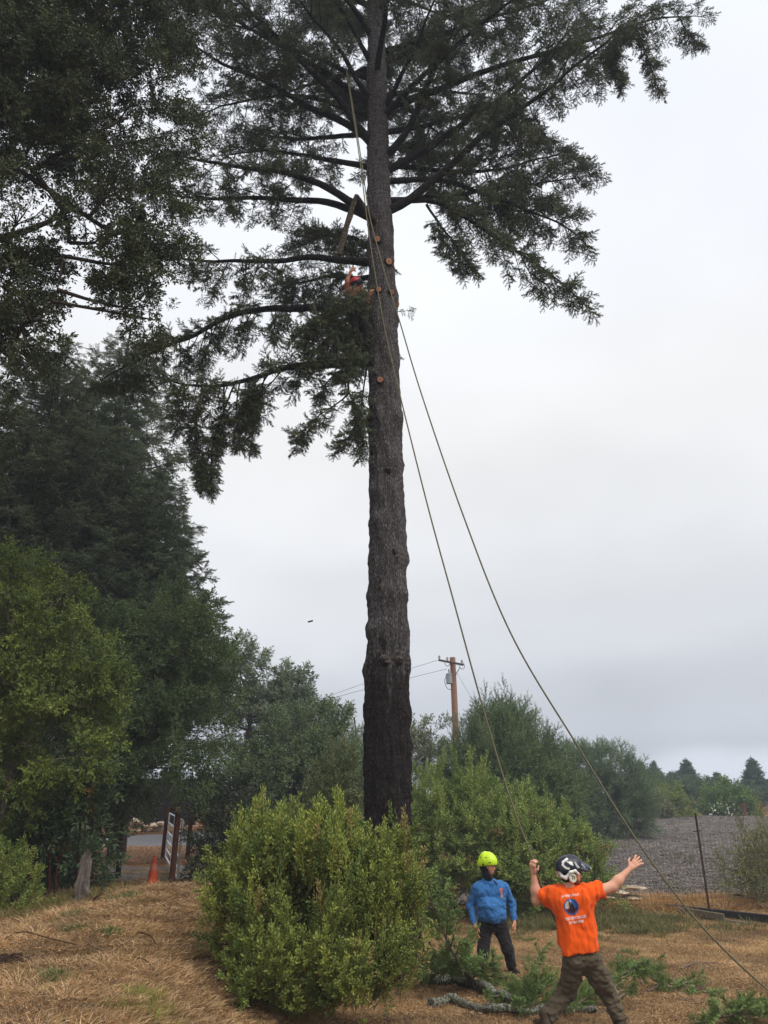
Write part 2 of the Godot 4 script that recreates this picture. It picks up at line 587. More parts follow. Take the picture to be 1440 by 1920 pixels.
func build_grass() -> void:
	var low := tuft(41, 46, 0.08, 0.0034, 0.13, 3.4)
	var tall := tuft(42, 12, 0.2, 0.0045, 0.07, 1.3)
	var green := tuft(43, 30, 0.16, 0.007, 0.08, 0.9)
	rng.seed = 77
	var fl := Flock.new()
	var ft := Flock.new()
	var fg := Flock.new()
	var straw := [lin(194, 160, 120), lin(174, 140, 102), lin(154, 118, 84), lin(212, 182, 142), lin(134, 110, 80)]
	for k in 90000:
		var d := 5.5 + 20.0 * pow(rng.randf(), 1.2)
		var x := rnd(-0.62, 0.62) * d
		var p := on_land(x, -d)
		if not in_view(p, 60.0):
			continue
		if x > 1.0 and d > 22.5:
			continue
		var left := smoothstep(-0.8, -2.2, x)
		var n := soft.get_noise_2d(x * 60.0, d * 60.0)
		var c: Color = straw[rng.randi() % straw.size()]
		c = c * (1.0 + n * 0.6)
		var b := Basis(Vector3.UP, rnd(0, TAU)).scaled(Vector3.ONE * rnd(0.7, 1.35))
		if rng.randf() < 0.8 + 0.16 * (1.0 - left):
			fl.put(b, p, c)
		elif n > 0.0 or rng.randf() < 0.2:
			ft.put(b.scaled(Vector3(1, rnd(0.35, 1.0) * lerpf(0.35, 1.0, left), 1)), p, c)
	# standing dry grass along the fence, and weedy green under the big shrub
	for k in 9000:
		var x := rnd(4.0, 13.5)
		var d := 23.2 + rng.randfn(0.0, 0.55)
		if x < 7.4 and rng.randf() < 0.5:
			d -= 1.0
		if soft.get_noise_2d(x * 55.0, d * 90.0) < rnd(-0.35, 0.15):
			continue
		ft.put(Basis(Vector3.UP, rnd(0, TAU)).scaled(Vector3.ONE * rnd(1.2, 2.3)), on_land(x, -d), (straw[rng.randi() % 4] as Color) * Color(1.05, 0.95, 0.8))
	for k in 6000:
		var x := 4.7 + rng.randfn(0.0, 1.1)
		var d := 19.9 + rng.randfn(0.0, 0.75)
		if soft.get_noise_2d(x * 70.0 + 40.0, d * 70.0) < rnd(-0.25, 0.35):
			continue
		fg.put(Basis(Vector3.UP, rnd(0, TAU)).scaled(Vector3.ONE * rnd(0.5, 1.7)), on_land(x, -d), lin(105, 108, 70).lerp(lin(140, 130, 88), rng.randf()))
	for q in [[130, 1725, 0.22, 26], [140, 1748, 0.12, 14], [95, 1842, 0.16, 26], [268, 1880, 0.12, 20], [278, 1908, 0.28, 60], [205, 1755, 0.1, 10], [985, 1765, 0.2, 22], [1180, 1790, 0.2, 16], [1120, 1760, 0.15, 10], [1300, 1850, 0.2, 10], [230, 1690, 0.3, 24], [440, 1890, 0.2, 16]]:
		var g := ground_at(q[0], q[1])
		var bright: bool = q[1] > 1870 and q[0] < 300
		for k in q[3]:
			var x: float = g.x + rng.randfn(0, q[2] * 0.5)
			var z: float = g.z + rng.randfn(0, q[2] * 0.6)
			fg.put(Basis(Vector3.UP, rnd(0, TAU)).scaled(Vector3.ONE * rnd(0.4, 0.9)), on_land(x, z), (lin(146, 152, 78) if bright else lin(100, 118, 70)) * rnd(0.8, 1.2))
	for k in 260:
		var d := 24.0 + 34.0 * rng.randf()
		var x := rnd(0.2, 0.62) * d
		if soft.get_noise_2d(x * 25.0, d * 25.0 + 70.0) > 0.05:
			fg.put(Basis(Vector3.UP, rnd(0, TAU)).scaled(Vector3.ONE * rnd(0.8, 2.2)), on_land(x, -d) + Vector3(0, 0.03, 0), lin(116, 118, 84) * rnd(0.8, 1.2))
	# rank grass at the foot of the left thicket
	for k in 420:
		var x := rnd(-7.0, -4.2)
		var d := rnd(12.5, 14.5) + (x + 4.2) * 0.8
		(fg if rng.randf() < 0.45 else ft).put(Basis(Vector3.UP, rnd(0, TAU)).scaled(Vector3.ONE * rnd(0.8, 1.7)), on_land(x, -d), lin(140, 128, 84) * rnd(0.8, 1.2))
	for e in [["dry_grass", fl, low, "short matted dry straw covering the ground", "grass"], ["standing_grass", ft, tall, "tall dry grass stalks standing on the slope", "grass"], ["green_weeds", fg, green, "green weed clumps scattered in the dry grass", "weeds"]]:
		var o := flock(e[0], e[1], e[2], leaf_mat, self)
		o.set_meta("label", e[3])
		o.set_meta("category", e[4])
	# loose chips over the field
	var cm := Shape.new()
	rng.seed = 6
	for i in 9:
		cm.box(Transform3D(Basis.from_euler(Vector3(rnd(-0.7, 0.7), rnd(0, TAU), rnd(-0.7, 0.7))), Vector3(rnd(-0.3, 0.3), rnd(0.0, 0.05), rnd(-0.3, 0.3))), Vector3(rnd(0.05, 0.13), rnd(0.015, 0.03), rnd(0.025, 0.05)), 0.004, Color(1, 1, 1) * rnd(0.75, 1.25))
	var fc := Flock.new()
	for k in 12000:
		var d := 23.8 + 36.0 * pow(rng.randf(), 1.4)
		var x := rnd(0.1, 0.62) * d
		fc.put(Basis(Vector3.UP, rnd(0, TAU)).scaled(Vector3.ONE * rnd(0.4, 0.9)), on_land(x, -d) + Vector3(0, 0.03, 0), [lin(134, 126, 120), lin(152, 144, 138), lin(108, 100, 96), lin(126, 112, 104)][rng.randi() % 4])
	var co := flock("wood_chips", fc, cm.mesh(), plain("dry wood", 0.95), self)
	co.set_meta("label", "grey wood chips scattered over the field")
	co.set_meta("category", "wood chips")
	# dead leaves and chips of bark
	var lm := Shape.new()
	rng.seed = 5
	for i in 7:
		var a := rnd(0, TAU)
		leaf(lm, Vector3(rnd(-0.07, 0.07), rnd(0.005, 0.03), rnd(-0.07, 0.07)), Vector3(cos(a), rnd(-0.1, 0.3), sin(a)).normalized(), Vector3(-sin(a), rnd(-0.3, 0.3), cos(a)).normalized(), rnd(0.025, 0.055), rnd(0.01, 0.022), Color(1, 1, 1) * rnd(0.7, 1.3))
	var fd := Flock.new()
	for k in 11000:
		var d := 5.5 + 9.0 * rng.randf()
		var x := rnd(-0.6, 0.6) * d
		if x > -0.6 and rng.randf() < 0.3:
			continue
		fd.put(Basis(Vector3.UP, rnd(0, TAU)).scaled(Vector3.ONE * rnd(0.7, 1.5)), on_land(x, -d) + Vector3(0, 0.01, 0), [lin(158, 118, 84), lin(116, 86, 64), lin(190, 152, 114), lin(74, 60, 52)][rng.randi() % 4])
	for k in 5000:
		var x := rnd(-13.0, -5.5)
		var d := rnd(26.5, 33.0)
		fd.put(Basis(Vector3.UP, rnd(0, TAU)).scaled(Vector3.ONE * rnd(1.2, 2.4)), on_land(x, -d) + Vector3(0, 0.01, 0), lin(176, 134, 102) * rnd(0.7, 1.15))
	var lo := flock("leaf_litter", fd, lm.mesh(false), leaf_mat, self)
	lo.set_meta("label", "fallen brown leaves and bark chips littering the ground")
	lo.set_meta("category", "leaf litter")
# ---------------------------------------------------------------- sprays: a twig with its leaves, grown along +y
func leaf(s: Shape, base: Vector3, dir: Vector3, side: Vector3, ln: float, w: float, col: Color) -> void:
	var nn := dir.cross(side).normalized()
	var mid := base + dir * ln * 0.52
	var tip := base + dir * ln - nn * ln * 0.12
	var a := mid + side * w * 0.5 + nn * w * 0.16
	var b := mid - side * w * 0.5 + nn * w * 0.16
	var k := s.v.size()
	for p in [base, a, tip, b]:
		s.v.append(p); s.c.append(col)
	s.ix.append_array(PackedInt32Array([k, k + 1, k + 2, k, k + 2, k + 3]))

func stick(s: Shape, a: Vector3, b: Vector3, r: float, col: Color) -> void:
	var t := (b - a).normalized()
	var u := t.cross(Vector3(0.3, 0.2, 0.9)).normalized()
	var w := t.cross(u)
	var k := s.v.size()
	for i in 3:
		var o := u * cos(TAU * i / 3) + w * sin(TAU * i / 3)
		s.v.append(a + o * r); s.c.append(col)
		s.v.append(b + o * r * 0.6); s.c.append(col)
	for i in 3:
		var p := k + i * 2
		var q := k + ((i + 1) % 3) * 2
		s.ix.append_array(PackedInt32Array([p, p + 1, q, q, p + 1, q + 1]))

# side twigs on a main stem, each set with leaves all round
func leaf_spray(seed_: int, length: float, twigs: int, per: int, ln: float, w: float, open: float, young: Color, stem: Color) -> ArrayMesh:
	rng.seed = seed_
	var s := Shape.new()
	stick(s, Vector3.ZERO, Vector3(0, length * 0.9, 0), length * 0.012, stem)
	for t in twigs + 1:
		var f := 0.15 + 0.75 * float(t) / maxi(1, twigs)
		var o := Vector3(0, length * f, 0)
		var az := t * 2.4 + rnd(-0.4, 0.4)
		var dir := (Vector3(cos(az), 0, sin(az)) * open + Vector3.UP * rnd(0.7, 1.1)).normalized()
		var tl := length * lerpf(0.55, 0.28, f) * rnd(0.8, 1.15)
		if t == twigs:
			dir = Vector3(rnd(-0.15, 0.15), 1, rnd(-0.15, 0.15)).normalized()
			o = Vector3(0, length * 0.72, 0)
			tl = length * 0.4
		stick(s, o, o + dir * tl, length * 0.007, stem)
		for i in per:
			var g := (i + 0.4) / per
			var p := o + dir * tl * (0.12 + 0.88 * g)
			var b := along_basis(dir, Vector3(0.2, 0.3, 0.9), 1.0)
			var a := i * 2.4 + t
			var out := b.x * cos(a) + b.z * sin(a)
			var ld := (out * rnd(0.7, 1.0) + dir * rnd(0.5, 1.1) + Vector3(rnd(-0.2, 0.2), rnd(-0.25, 0.2), rnd(-0.2, 0.2))).normalized()
			var side := ld.cross(dir + Vector3(rnd(-0.5, 0.5), rnd(-0.5, 0.5), rnd(-0.5, 0.5))).normalized()
			var tone := rnd(0.75, 1.2)
			var col := Color(tone * rnd(0.92, 1.08), tone, tone * rnd(0.85, 1.1)).lerp(young, clampf(g * f * 1.5 - 0.42, 0, 1))
			leaf(s, p, ld, side, ln * rnd(0.75, 1.2), w * rnd(0.8, 1.2), col)
	return s.mesh(false)

# a flat fan of needled twigs
func fir_spray(seed_: int, length: float, twigs: int, needles: int, nl: float, nw: float, tipc: Color) -> ArrayMesh:
	rng.seed = seed_
	var s := Shape.new()
	var stem := Color(1.1, 0.8, 0.6)
	stick(s, Vector3.ZERO, Vector3(0, length, 0), length * 0.012, stem)
	for t in twigs + 1:
		var f := 0.1 + 0.85 * float(t) / twigs
		var sd := 1.0 if t % 2 == 0 else -1.0
		var o := Vector3(0, length * f, 0)
		var dir := Vector3(sd * rnd(0.5, 1.0), rnd(0.5, 1.1), rnd(-0.8, 0.5)).normalized()
		var tl := length * lerpf(0.58, 0.25, f) * rnd(0.75, 1.2)
		if t == twigs:
			o = Vector3(0, length * 0.62, 0)
			dir = Vector3(0, 1, -0.1).normalized()
			tl = length * 0.5
		stick(s, o, o + dir * tl, length * 0.008, stem)
		var b := along_basis(dir, Vector3(0.1, 0.2, 0.9), 1.0)
		for i in needles:
			var g := (i + 0.5) / needles
			var a := i * 2.4 + t * 1.3
			var out := b.x * cos(a) + b.z * sin(a)
			var nd := (out * 0.85 + dir * rnd(0.45, 0.8)).normalized()
			var p := o + dir * tl * g
			var side := nd.cross(dir).normalized() * nw * 0.5
			var tone := rnd(0.75, 1.25)
			var col := Color(tone, tone, tone).lerp(tipc, maxf(0.0, g - 0.55) * 1.6)
			var k := s.v.size()
			var m := nl * rnd(0.8, 1.1)
			for q in [p - side, p + side, p + nd * m + side * 0.5, p + nd * m - side * 0.5]:
				s.v.append(q); s.c.append(col)
			s.ix.append_array(PackedInt32Array([k, k + 1, k + 2, k, k + 2, k + 3]))
	return s.mesh(false)

# ---------------------------------------------------------------- a limb of a conifer, with drooping side branches
func fir_limb(wood: Shape, f: Flock, raw: PackedVector3Array, r0: float, r1: float, bare: float, lat: float, gap: float, hang: float, tint: Color, spray := 1.0, sides := 7, barkc := Color(0.09, 0.085, 0.085)) -> void:
	var pts := spline(raw, 0.3)
	var m := pts.size()
	for i in range(1, m - 1):
		pts[i] += Vector3(soft.get_noise_3d(i * 17.0, raw[0].y * 31.0, 0), soft.get_noise_3d(i * 17.0, raw[0].y * 31.0, 50), 0) * 0.1
	wood.tube(pts, taper(m, r0, r1, 0.8), sides, barkc, true, 0.05)
	var total := 0.0
	for i in m - 1:
		total += pts[i].distance_to(pts[i + 1])
	var run := 0.0
	var next := total * bare
	var sd := 1.0
	for i in m - 1:
		var seg := pts[i].distance_to(pts[i + 1])
		while next < run + seg:
			var u := next / total
			var o := pts[i].lerp(pts[i + 1], (next - run) / seg)
			var t := (pts[i + 1] - pts[i]).normalized()
			var s := t.cross(Vector3.UP).normalized()
			var prof := clampf((1.12 - u) * 2.2, 0.3, 1.0) * clampf(0.45 + (u - bare) * 3.0, 0.45, 1.0)
			var ll := lat * prof * rnd(0.35, 1.3)
			var d := (t * rnd(0.35, 0.9) + s * sd * rnd(0.6, 1.0) + Vector3(0, rnd(-0.35, 0.15), 0)).normalized()
			if rng.randf() < hang:
				d = (t * rnd(-0.1, 0.4) + s * sd * rnd(0.0, 0.4) + Vector3(0, -rnd(0.7, 1.2), 0)).normalized()
			side_branch(wood, f, o, d, ll, tint, spray)
			sd = -sd
			next += gap * rnd(0.6, 1.4)
		run += seg
	var tt := (pts[m - 1] - pts[m - 2]).normalized()
	side_branch(wood, f, pts[m - 1], (tt + Vector3(0, -0.2, 0)).normalized(), lat * 0.4, tint, spray)

func side_branch(wood: Shape, f: Flock, o: Vector3, d: Vector3, ll: float, tint: Color, spray: float) -> void:
	var n := maxi(2, int(ceil(ll / 0.22)))
	var p := PackedVector3Array([o])
	var q := o
	var dir := d
	for k in n:
		dir = (dir + Vector3(rnd(-0.12, 0.12), rnd(-0.24, 0.04), rnd(-0.12, 0.12))).normalized()
		q += dir * (ll / n)
		p.append(q)
	wood.tube(p, taper(p.size(), 0.008 + ll * 0.009, 0.004), 3, Color(0.08, 0.07, 0.065), false)
	var sd := 1.0
	for k in range(1, p.size()):
		var t := (p[k] - p[k - 1]).normalized()
		var s := t.cross(Vector3.UP)
		s = s.normalized() if s.length_squared() > 1e-4 else Vector3.RIGHT
		var many := 2 if rng.randf() < 0.4 else 4
		for w in many:
			if k == 1 and ll > 0.6:
				continue
			var dd := (t * rnd(0.4, 0.9) + s * sd * rnd(0.4, 0.9) + Vector3(0, rnd(-0.5, 0.1), 0)).normalized()
			if w > 1:
				dd = (t * rnd(0.1, 0.8) + rdir() * 0.8).normalized()
			if k == p.size() - 1 and w == 1:
				dd = t
			var c := tint * rnd(0.75, 1.3)
			f.put(along_basis(dd, Vector3(rnd(-0.4, 0.4), 1, rnd(-0.4, 0.4)), spray * rnd(0.6, 1.35)), p[k - 1].lerp(p[k], rnd(0.2, 1.0)), c)
			sd = -sd

# ---------------------------------------------------------------- broad-leaved trees and shrubs: masses of sprays round a branch frame
# masses: [view x, view y, radius in view pixels, metres ahead]
func leafy(called: String, label: String, cat: String, foot: Vector3, stems: Array, masses: Array, spray: ArrayMesh, size: float, fill: float, tints: Array, up: float, gaps: float, barkc: Color, stem_r: float, group := "", flat_ := 0.85) -> Node3D:
	var o := thing(called, label, cat, foot, group)
	var wood := Shape.new()
	var f := Flock.new()
	var bark := barkc
	var spots := []
	for m in masses:
		var p := at(m[0], m[1], m[3])
		spots.append([p - foot, m[2] * metres_per_px(p)])
	var starts := []
	for st in stems:
		var pp := PackedVector3Array()
		var sr := stem_r
		for q in st:
			if q is float:
				sr = q
			else:
				pp.append(q - foot)
		var sp := spline(pp, 0.25)
		wood.tube(sp, taper(sp.size(), sr, sr * 0.4), 8, bark, true, 0.06)
		for q in sp:
			starts.append(q)
	for sp in spots:
		var c: Vector3 = sp[0]
		var r: float = sp[1]
		# the limb that carries this mass
		var best: Vector3 = starts[0]
		var bd := 1e9
		for q in starts:
			var dd: float = q.distance_to(c) + maxf(0.0, q.y - c.y) * 2.0
			if dd < bd:
				bd = dd; best = q
		var mid := best.lerp(c, 0.5) + Vector3(rnd(-0.2, 0.2), rnd(-0.05, 0.2), rnd(-0.2, 0.2)) * r
		var limb := spline(PackedVector3Array([best, mid, c]), maxf(0.15, r * 0.3))
		wood.tube(limb, taper(limb.size(), minf(stem_r * 0.55, 0.02 + r * 0.035), 0.008 + r * 0.012), 6, bark, false, 0.06)
		for k in 9:
			var d := rdir()
			d.y = d.y * 0.7 + 0.25
			var e := c + d * r * rnd(0.75, 1.0)
			var b0: Vector3 = limb[int(limb.size() * rnd(0.35, 0.99))]
			var bp := spline(PackedVector3Array([b0, b0.lerp(e, 0.5) + rdir() * r * 0.12, e]), maxf(0.1, r * 0.2))
			wood.tube(bp, taper(bp.size(), 0.006 + r * 0.012, 0.003), 4, bark, false)
			for j in 2:
				var b1: Vector3 = bp[int(bp.size() * rnd(0.4, 0.9))]
				wood.tube(PackedVector3Array([b1, b1 + (d + rdir() * 0.8) * r * rnd(0.2, 0.4)]), PackedFloat32Array([0.004 + r * 0.005, 0.002]), 3, bark, false)
		var want := int(fill * 30.0 * r * r / (size * size))
		for k in want:
			var d := rdir()
			var rr := r * (0.5 + 0.55 * pow(rng.randf(), 0.55))
			var p := c + Vector3(d.x, d.y * flat_, d.z) * rr
			if p.y + foot.y < land(p.x + foot.x, p.z + foot.z) + 0.02:
				continue
			var nz := soft.get_noise_3d((p.x + foot.x) * 62.0 / r, (p.y + foot.y) * 62.0 / r, (p.z + foot.z) * 62.0 / r)
			if nz < gaps - 0.5 + rnd(-0.1, 0.1):
				continue
			var dir := (d * (0.6 if up > 0.6 else 1.0) + Vector3(0, up, 0) + rdir() * 0.5).normalized()
			var tone := rnd(0.0, 1.0)
			var col: Color = tints[0].lerp(tints[1], tone)
			if tints.size() > 2 and rng.randf() < 0.06:
				col = tints[2]
			var bs := along_basis(dir, rdir(), rnd(0.55, 1.35))
			if up > 0.6 and d.y > 0.25 and rng.randf() < 0.2:
				# a long shoot of this year
				bs = along_basis(Vector3(rnd(-0.2, 0.2), 1, rnd(-0.2, 0.2)), rdir(), rnd(0.8, 1.1))
				bs.y *= rnd(1.3, 2.0)
				p = c + Vector3(d.x, d.y * flat_, d.z) * r * rnd(0.92, 1.04)
			f.put(bs, p, col)
	part("branches" if stems.size() > 1 else "trunk", wood.mesh(), bark_mat, o)
	flock("foliage", f, spray, leaf_mat, o)
	return o
# ---------------------------------------------------------------- the tall fir
const TRUNK := [[1760, 728, 118], [1640, 728, 98], [1560, 728, 90], [1400, 727, 86], [1270, 727, 78], [1120, 727, 70], [900, 725, 63], [700, 720, 56], [550, 717, 50], [350, 710, 43], [250, 708, 38], [100, 706, 34], [0, 705, 31], [-150, 703, 26], [-330, 701, 17], [-430, 700, 9]]
const FIR_D := 14.0
var fir: Node3D
var trunk_axis := PackedVector3Array()
var trunk_rad := PackedFloat32Array()

func trunk_at(y: float) -> Array:
	for i in trunk_axis.size() - 1:
		if y <= trunk_axis[i + 1].y:
			var t := clampf((y - trunk_axis[i].y) / (trunk_axis[i + 1].y - trunk_axis[i].y), 0, 1)
			return [trunk_axis[i].lerp(trunk_axis[i + 1], t), lerpf(trunk_rad[i], trunk_rad[i + 1], t)]
	return [trunk_axis[trunk_axis.size() - 1], 0.05]

func build_fir() -> void:
	rng.seed = 100
	for r in TRUNK:
		var p := at(r[1], r[0], FIR_D)
		trunk_axis.append(p)
		trunk_rad.append(r[2] * 0.5 * metres_per_px(p))
	trunk_axis[0].y = -0.25
	trunk_axis[0].x = trunk_axis[1].x
	var foot := on_land(trunk_axis[1].x, -FIR_D)
	fir = thing("fir_tree", "tall straight fir with blackened lower trunk and high spreading limbs", "tree")
	var s := Shape.new()
	var rings := 420
	var sides := 88
	var top := trunk_axis[trunk_axis.size() - 1].y
	var whorls := []
	for y in [790, 870, 930, 985, 1050, 1120, 1185, 1250, 1335, 690, 600, 565, 470]:
		whorls.append([at(720, y, FIR_D).y, rnd(0, TAU), rnd(0.022, 0.045)])
	var f := FastNoiseLite.new()
	f.seed = 31
	f.frequency = 1.0
	f.fractal_octaves = 3
	for i in rings:
		var y := lerpf(-0.25, top, pow(float(i) / (rings - 1), 1.35))
		var ta := trunk_at(y)
		for k in sides:
			var a := TAU * k / sides
			var dir := Vector3(cos(a), 0, sin(a))
			var r: float = ta[1]
			var p: Vector3 = ta[0]
			# upright plates of bark, deeper towards the foot
			var g := f.get_noise_3d(dir.x * r * 13.0, y * 2.4, dir.z * r * 13.0)
			var g2 := f.get_noise_3d(dir.x * r * 34.0, y * 9.0 + 40.0, dir.z * r * 34.0)
			var deep := lerpf(0.055, 0.034, clampf(y / 12.0, 0, 1))
			r += (g * deep + g2 * 0.022) * clampf(r * 3.0, 0.2, 1.0)
			r += f.get_noise_3d(dir.x * 1.1, y * 0.7 + 90.0, dir.z * 1.1) * 0.05 * clampf(r * 3.0, 0.2, 1.0)
			for w in whorls:
				var dy: float = (y - w[0]) / 0.16
				if absf(dy) < 3.0:
					r += 1.5 * w[2] * exp(-dy * dy * (1.0 + 0.5 * sin(a * 2.0 + w[1]))) * (0.15 + 0.95 * maxf(0.0, sin(a * 2.0 + w[1] * 2.0)) + 0.4 * sin(a * 5.0 + w[1] * 3.0))
			r += 0.16 * exp(-maxf(0.0, y) * 2.2) * (0.6 + 0.4 * sin(a * 5.0 + 1.0))
			s.v.append(p + dir * r)
			# scorched bark below an uneven line, grey above
			var line: float = whorls[7][0] + 0.1 + 0.7 * f.get_noise_3d(dir.x * 2.0, 5.0, dir.z * 2.0)
			var burnt := clampf(smoothstep(0.25, -0.2, y - line + g2 * 0.7 + g * 0.5) * 0.72 + smoothstep(2.2, -2.5, y - line + g * 1.5) * 0.42, 0.0, 1.0)
			var col := lin(152, 149, 152).lerp(lin(76, 69, 70), burnt)
			if y > line and g < -0.28:
				col = col * 0.8
			var spot := f.get_noise_3d(dir.x * r * 55.0 + 7.0, y * 14.0, dir.z * r * 55.0)
			if spot > 0.36:
				col = col.lerp(lin(150, 138, 126) if burnt < 0.5 else lin(116, 88, 76), 0.65)
			s.c.append(col)
	for i in rings:
		for k in sides:
			var l := s.v[i * sides + (k + sides - 1) % sides]
			var r := s.v[i * sides + (k + 1) % sides]
			var d := s.v[maxi(i - 1, 0) * sides + k]
			var u := s.v[mini(i + 1, rings - 1) * sides + k]
			s.n.append((u - d).cross(r - l).normalized())
	for i in rings - 1:
		for k in sides:
			var a := i * sides + k
			var b := i * sides + (k + 1) % sides
			s.ix.append_array(PackedInt32Array([a, b, a + sides, b, b + sides, a + sides]))
	# normals point outwards
	if s.n[sides * 5].dot(s.v[sides * 5] - (trunk_at(s.v[sides * 5].y)[0] as Vector3)) < 0:
		for i in s.n.size():
			s.n[i] = -s.n[i]
	var flip := (s.v[1] - s.v[0]).cross(s.v[sides] - s.v[0]).dot(s.n[0]) > 0
	if flip:
		for i in range(0, s.ix.size(), 3):
			var q := s.ix[i + 1]
			s.ix[i + 1] = s.ix[i + 2]
			s.ix[i + 2] = q
	part("trunk", s.mesh(), fir_bark_mat, fir)

	var f_ := Flock.new()
	var tint := lin(84, 94, 68)
	var limbs := [
		# pts, depth at tip, root radius, bare share, side length, gap, hang
		[[[690, 675], [620, 682], [540, 690], [470, 712], [400, 727], [345, 722], [310, 705]], 13.2, 0.125, 0.28, 1.2, 0.13, 0.5],
		[[[690, 598], [640, 578], [560, 578], [480, 580], [420, 597], [350, 635], [290, 660], [230, 690], [190, 712]], 14.2, 0.125, 0.30, 1.2, 0.12, 0.4],
		[[[690, 495], [640, 485], [560, 485], [480, 488], [400, 490], [330, 485], [290, 478]], 13.4, 0.105, 0.38, 1.1, 0.14, 0.4],
		[[[695, 412], [650, 388], [600, 378], [540, 375], [480, 372], [400, 372], [320, 365], [270, 350]], 14.6, 0.11, 0.30, 1.0, 0.16, 0.3],
		[[[695, 405], [655, 375], [600, 345], [540, 325], [470, 318], [400, 305], [330, 290], [300, 262]], 13.0, 0.12, 0.32, 1.1, 0.15, 0.25],
		[[[695, 315], [630, 302], [560, 290], [490, 282], [420, 290]], 15.0, 0.09, 0.25, 0.9, 0.16, 0.3],
		[[[697, 275], [650, 230], [580, 200], [520, 165], [460, 135], [400, 110], [340, 70], [310, 40]], 13.2, 0.11, 0.32, 1.1, 0.15, 0.2],
		[[[697, 280], [670, 235], [640, 190], [600, 150], [550, 100], [500, 50], [450, 0], [420, -40]], 12.2, 0.11, 0.34, 1.1, 0.15, 0.2],
		[[[697, 200], [670, 150], [640, 100], [600, 50], [560, 0], [530, -40]], 12.4, 0.09, 0.3, 1.1, 0.15, 0.2],
		[[[698, 130], [670, 70], [640, 20], [600, -40], [570, -90]], 12.6, 0.085, 0.3, 1.0, 0.16, 0.2],
		[[[698, 220], [640, 200], [560, 180], [480, 185], [400, 205], [350, 225]], 15.6, 0.09, 0.25, 1.1, 0.14, 0.25],
		[[[698, 150], [640, 130], [560, 95], [480, 60], [420, 40], [360, -10]], 15.2, 0.085, 0.2, 1.1, 0.14, 0.25],
		[[[735, 402], [790, 360], [850, 310], [900, 260], [960, 215], [1030, 165], [1090, 115], [1150, 70], [1200, 30]], 13.0, 0.12, 0.26, 1.15, 0.14, 0.25],
		[[[732, 325], [790, 285], [850, 245], [920, 195], [1000, 130], [1050, 80], [1100, 20]], 13.4, 0.11, 0.26, 1.15, 0.14, 0.25],
		[[[730, 300], [765, 240], [800, 160], [830, 90], [860, 30], [880, -30]], 12.2, 0.11, 0.3, 1.1, 0.15, 0.2],
		[[[724, 215], [750, 150], [780, 90], [800, 40], [825, -30]], 12.6, 0.085, 0.3, 1.0, 0.16, 0.2],
		[[[732, 342], [790, 338], [850, 345], [920, 370], [990, 395], [1050, 420], [1095, 455]], 14.8, 0.085, 0.22, 1.15, 0.10, 0.33],
		[[[735, 380], [800, 378], [860, 400], [920, 440], [980, 480], [1030, 515], [1090, 565]], 13.8, 0.075, 0.24, 0.95, 0.13, 0.25],
		[[[735, 378], [800, 372], [850, 368], [930, 355], [1020, 342], [1100, 330]], 15.4, 0.07, 0.25, 1.15, 0.11, 0.33],
		[[[800, 384], [830, 428], [860, 465], [885, 500]], 13.9, 0.035, 0.2, 0.7, 0.10, 0.3],
		[[[726, 205], [820, 170], [920, 130], [1020, 100], [1120, 70], [1210, 40], [1300, 30]], 13.6, 0.11, 0.3, 1.15, 0.14, 0.3],
		[[[724, 120], [800, 80], [900, 40], [1000, 10], [1100, -30]], 14.5, 0.09, 0.2, 1.2, 0.14, 0.3],
		[[[724, 250], [800, 235], [880, 220], [960, 235], [1040, 265]], 16.0, 0.085, 0.15, 1.15, 0.13, 0.3],
		[[[724, 180], [790, 170], [870, 175], [950, 190]], 16.6, 0.08, 0.15, 1.1, 0.14, 0.3],
		[[[726, 310], [780, 315], [850, 322], [930, 318], [1000, 300], [1060, 290]], 16.0, 0.08, 0.15, 1.1, 0.13, 0.3],
		[[[697, 250], [630, 255], [560, 262], [500, 253], [440, 240]], 16.4, 0.08, 0.2, 1.0, 0.14, 0.3],
		# limbs that lead away behind the trunk
		[[[700, 470], [670, 450], [630, 440], [590, 450], [550, 465]], 16.6, 0.08, 0.12, 0.95, 0.11, 0.35],
		[[[700, 520], [660, 520], [610, 520], [560, 530], [525, 545]], 16.2, 0.08, 0.08, 0.95, 0.11, 0.4],
		[[[705, 590], [680, 590], [655, 600], [630, 615]], 15.8, 0.06, 0.1, 0.75, 0.10, 0.6],
		[[[705, 650], [690, 640], [670, 640], [650, 650]], 15.5, 0.05, 0.1, 0.7, 0.10, 0.6],
		[[[700, 578], [672, 574], [630, 584], [590, 604], [560, 620]], 13.0, 0.05, 0.08, 0.7, 0.10, 0.5],
		[[[700, 556], [680, 556], [655, 562], [625, 572]], 13.0, 0.03, 0.15, 0.4, 0.14, 0.3],
		[[[700, 618], [676, 612], [645, 618], [610, 640], [585, 668]], 13.2, 0.045, 0.08, 0.6, 0.10, 0.6],
		[[[700, 660], [676, 655], [650, 668], [640, 700]], 13.4, 0.04, 0.1, 0.5, 0.10, 0.7],
		[[[715, 300], [735, 280], [770, 290], [800, 320]], 17.0, 0.07, 0.1, 1.0, 0.13, 0.3],
		[[[705, 230], [690, 190], [660, 170], [620, 160]], 17.2, 0.07, 0.1, 1.1, 0.13, 0.3],
		[[[712, 120], [740, 90], [780, 80], [840, 90]], 17.0, 0.07, 0.1, 1.1, 0.13, 0.3],
		[[[705, 60], [680, 30], [640, 20], [590, 30]], 17.0, 0.07, 0.1, 1.1, 0.13, 0.3],
	]
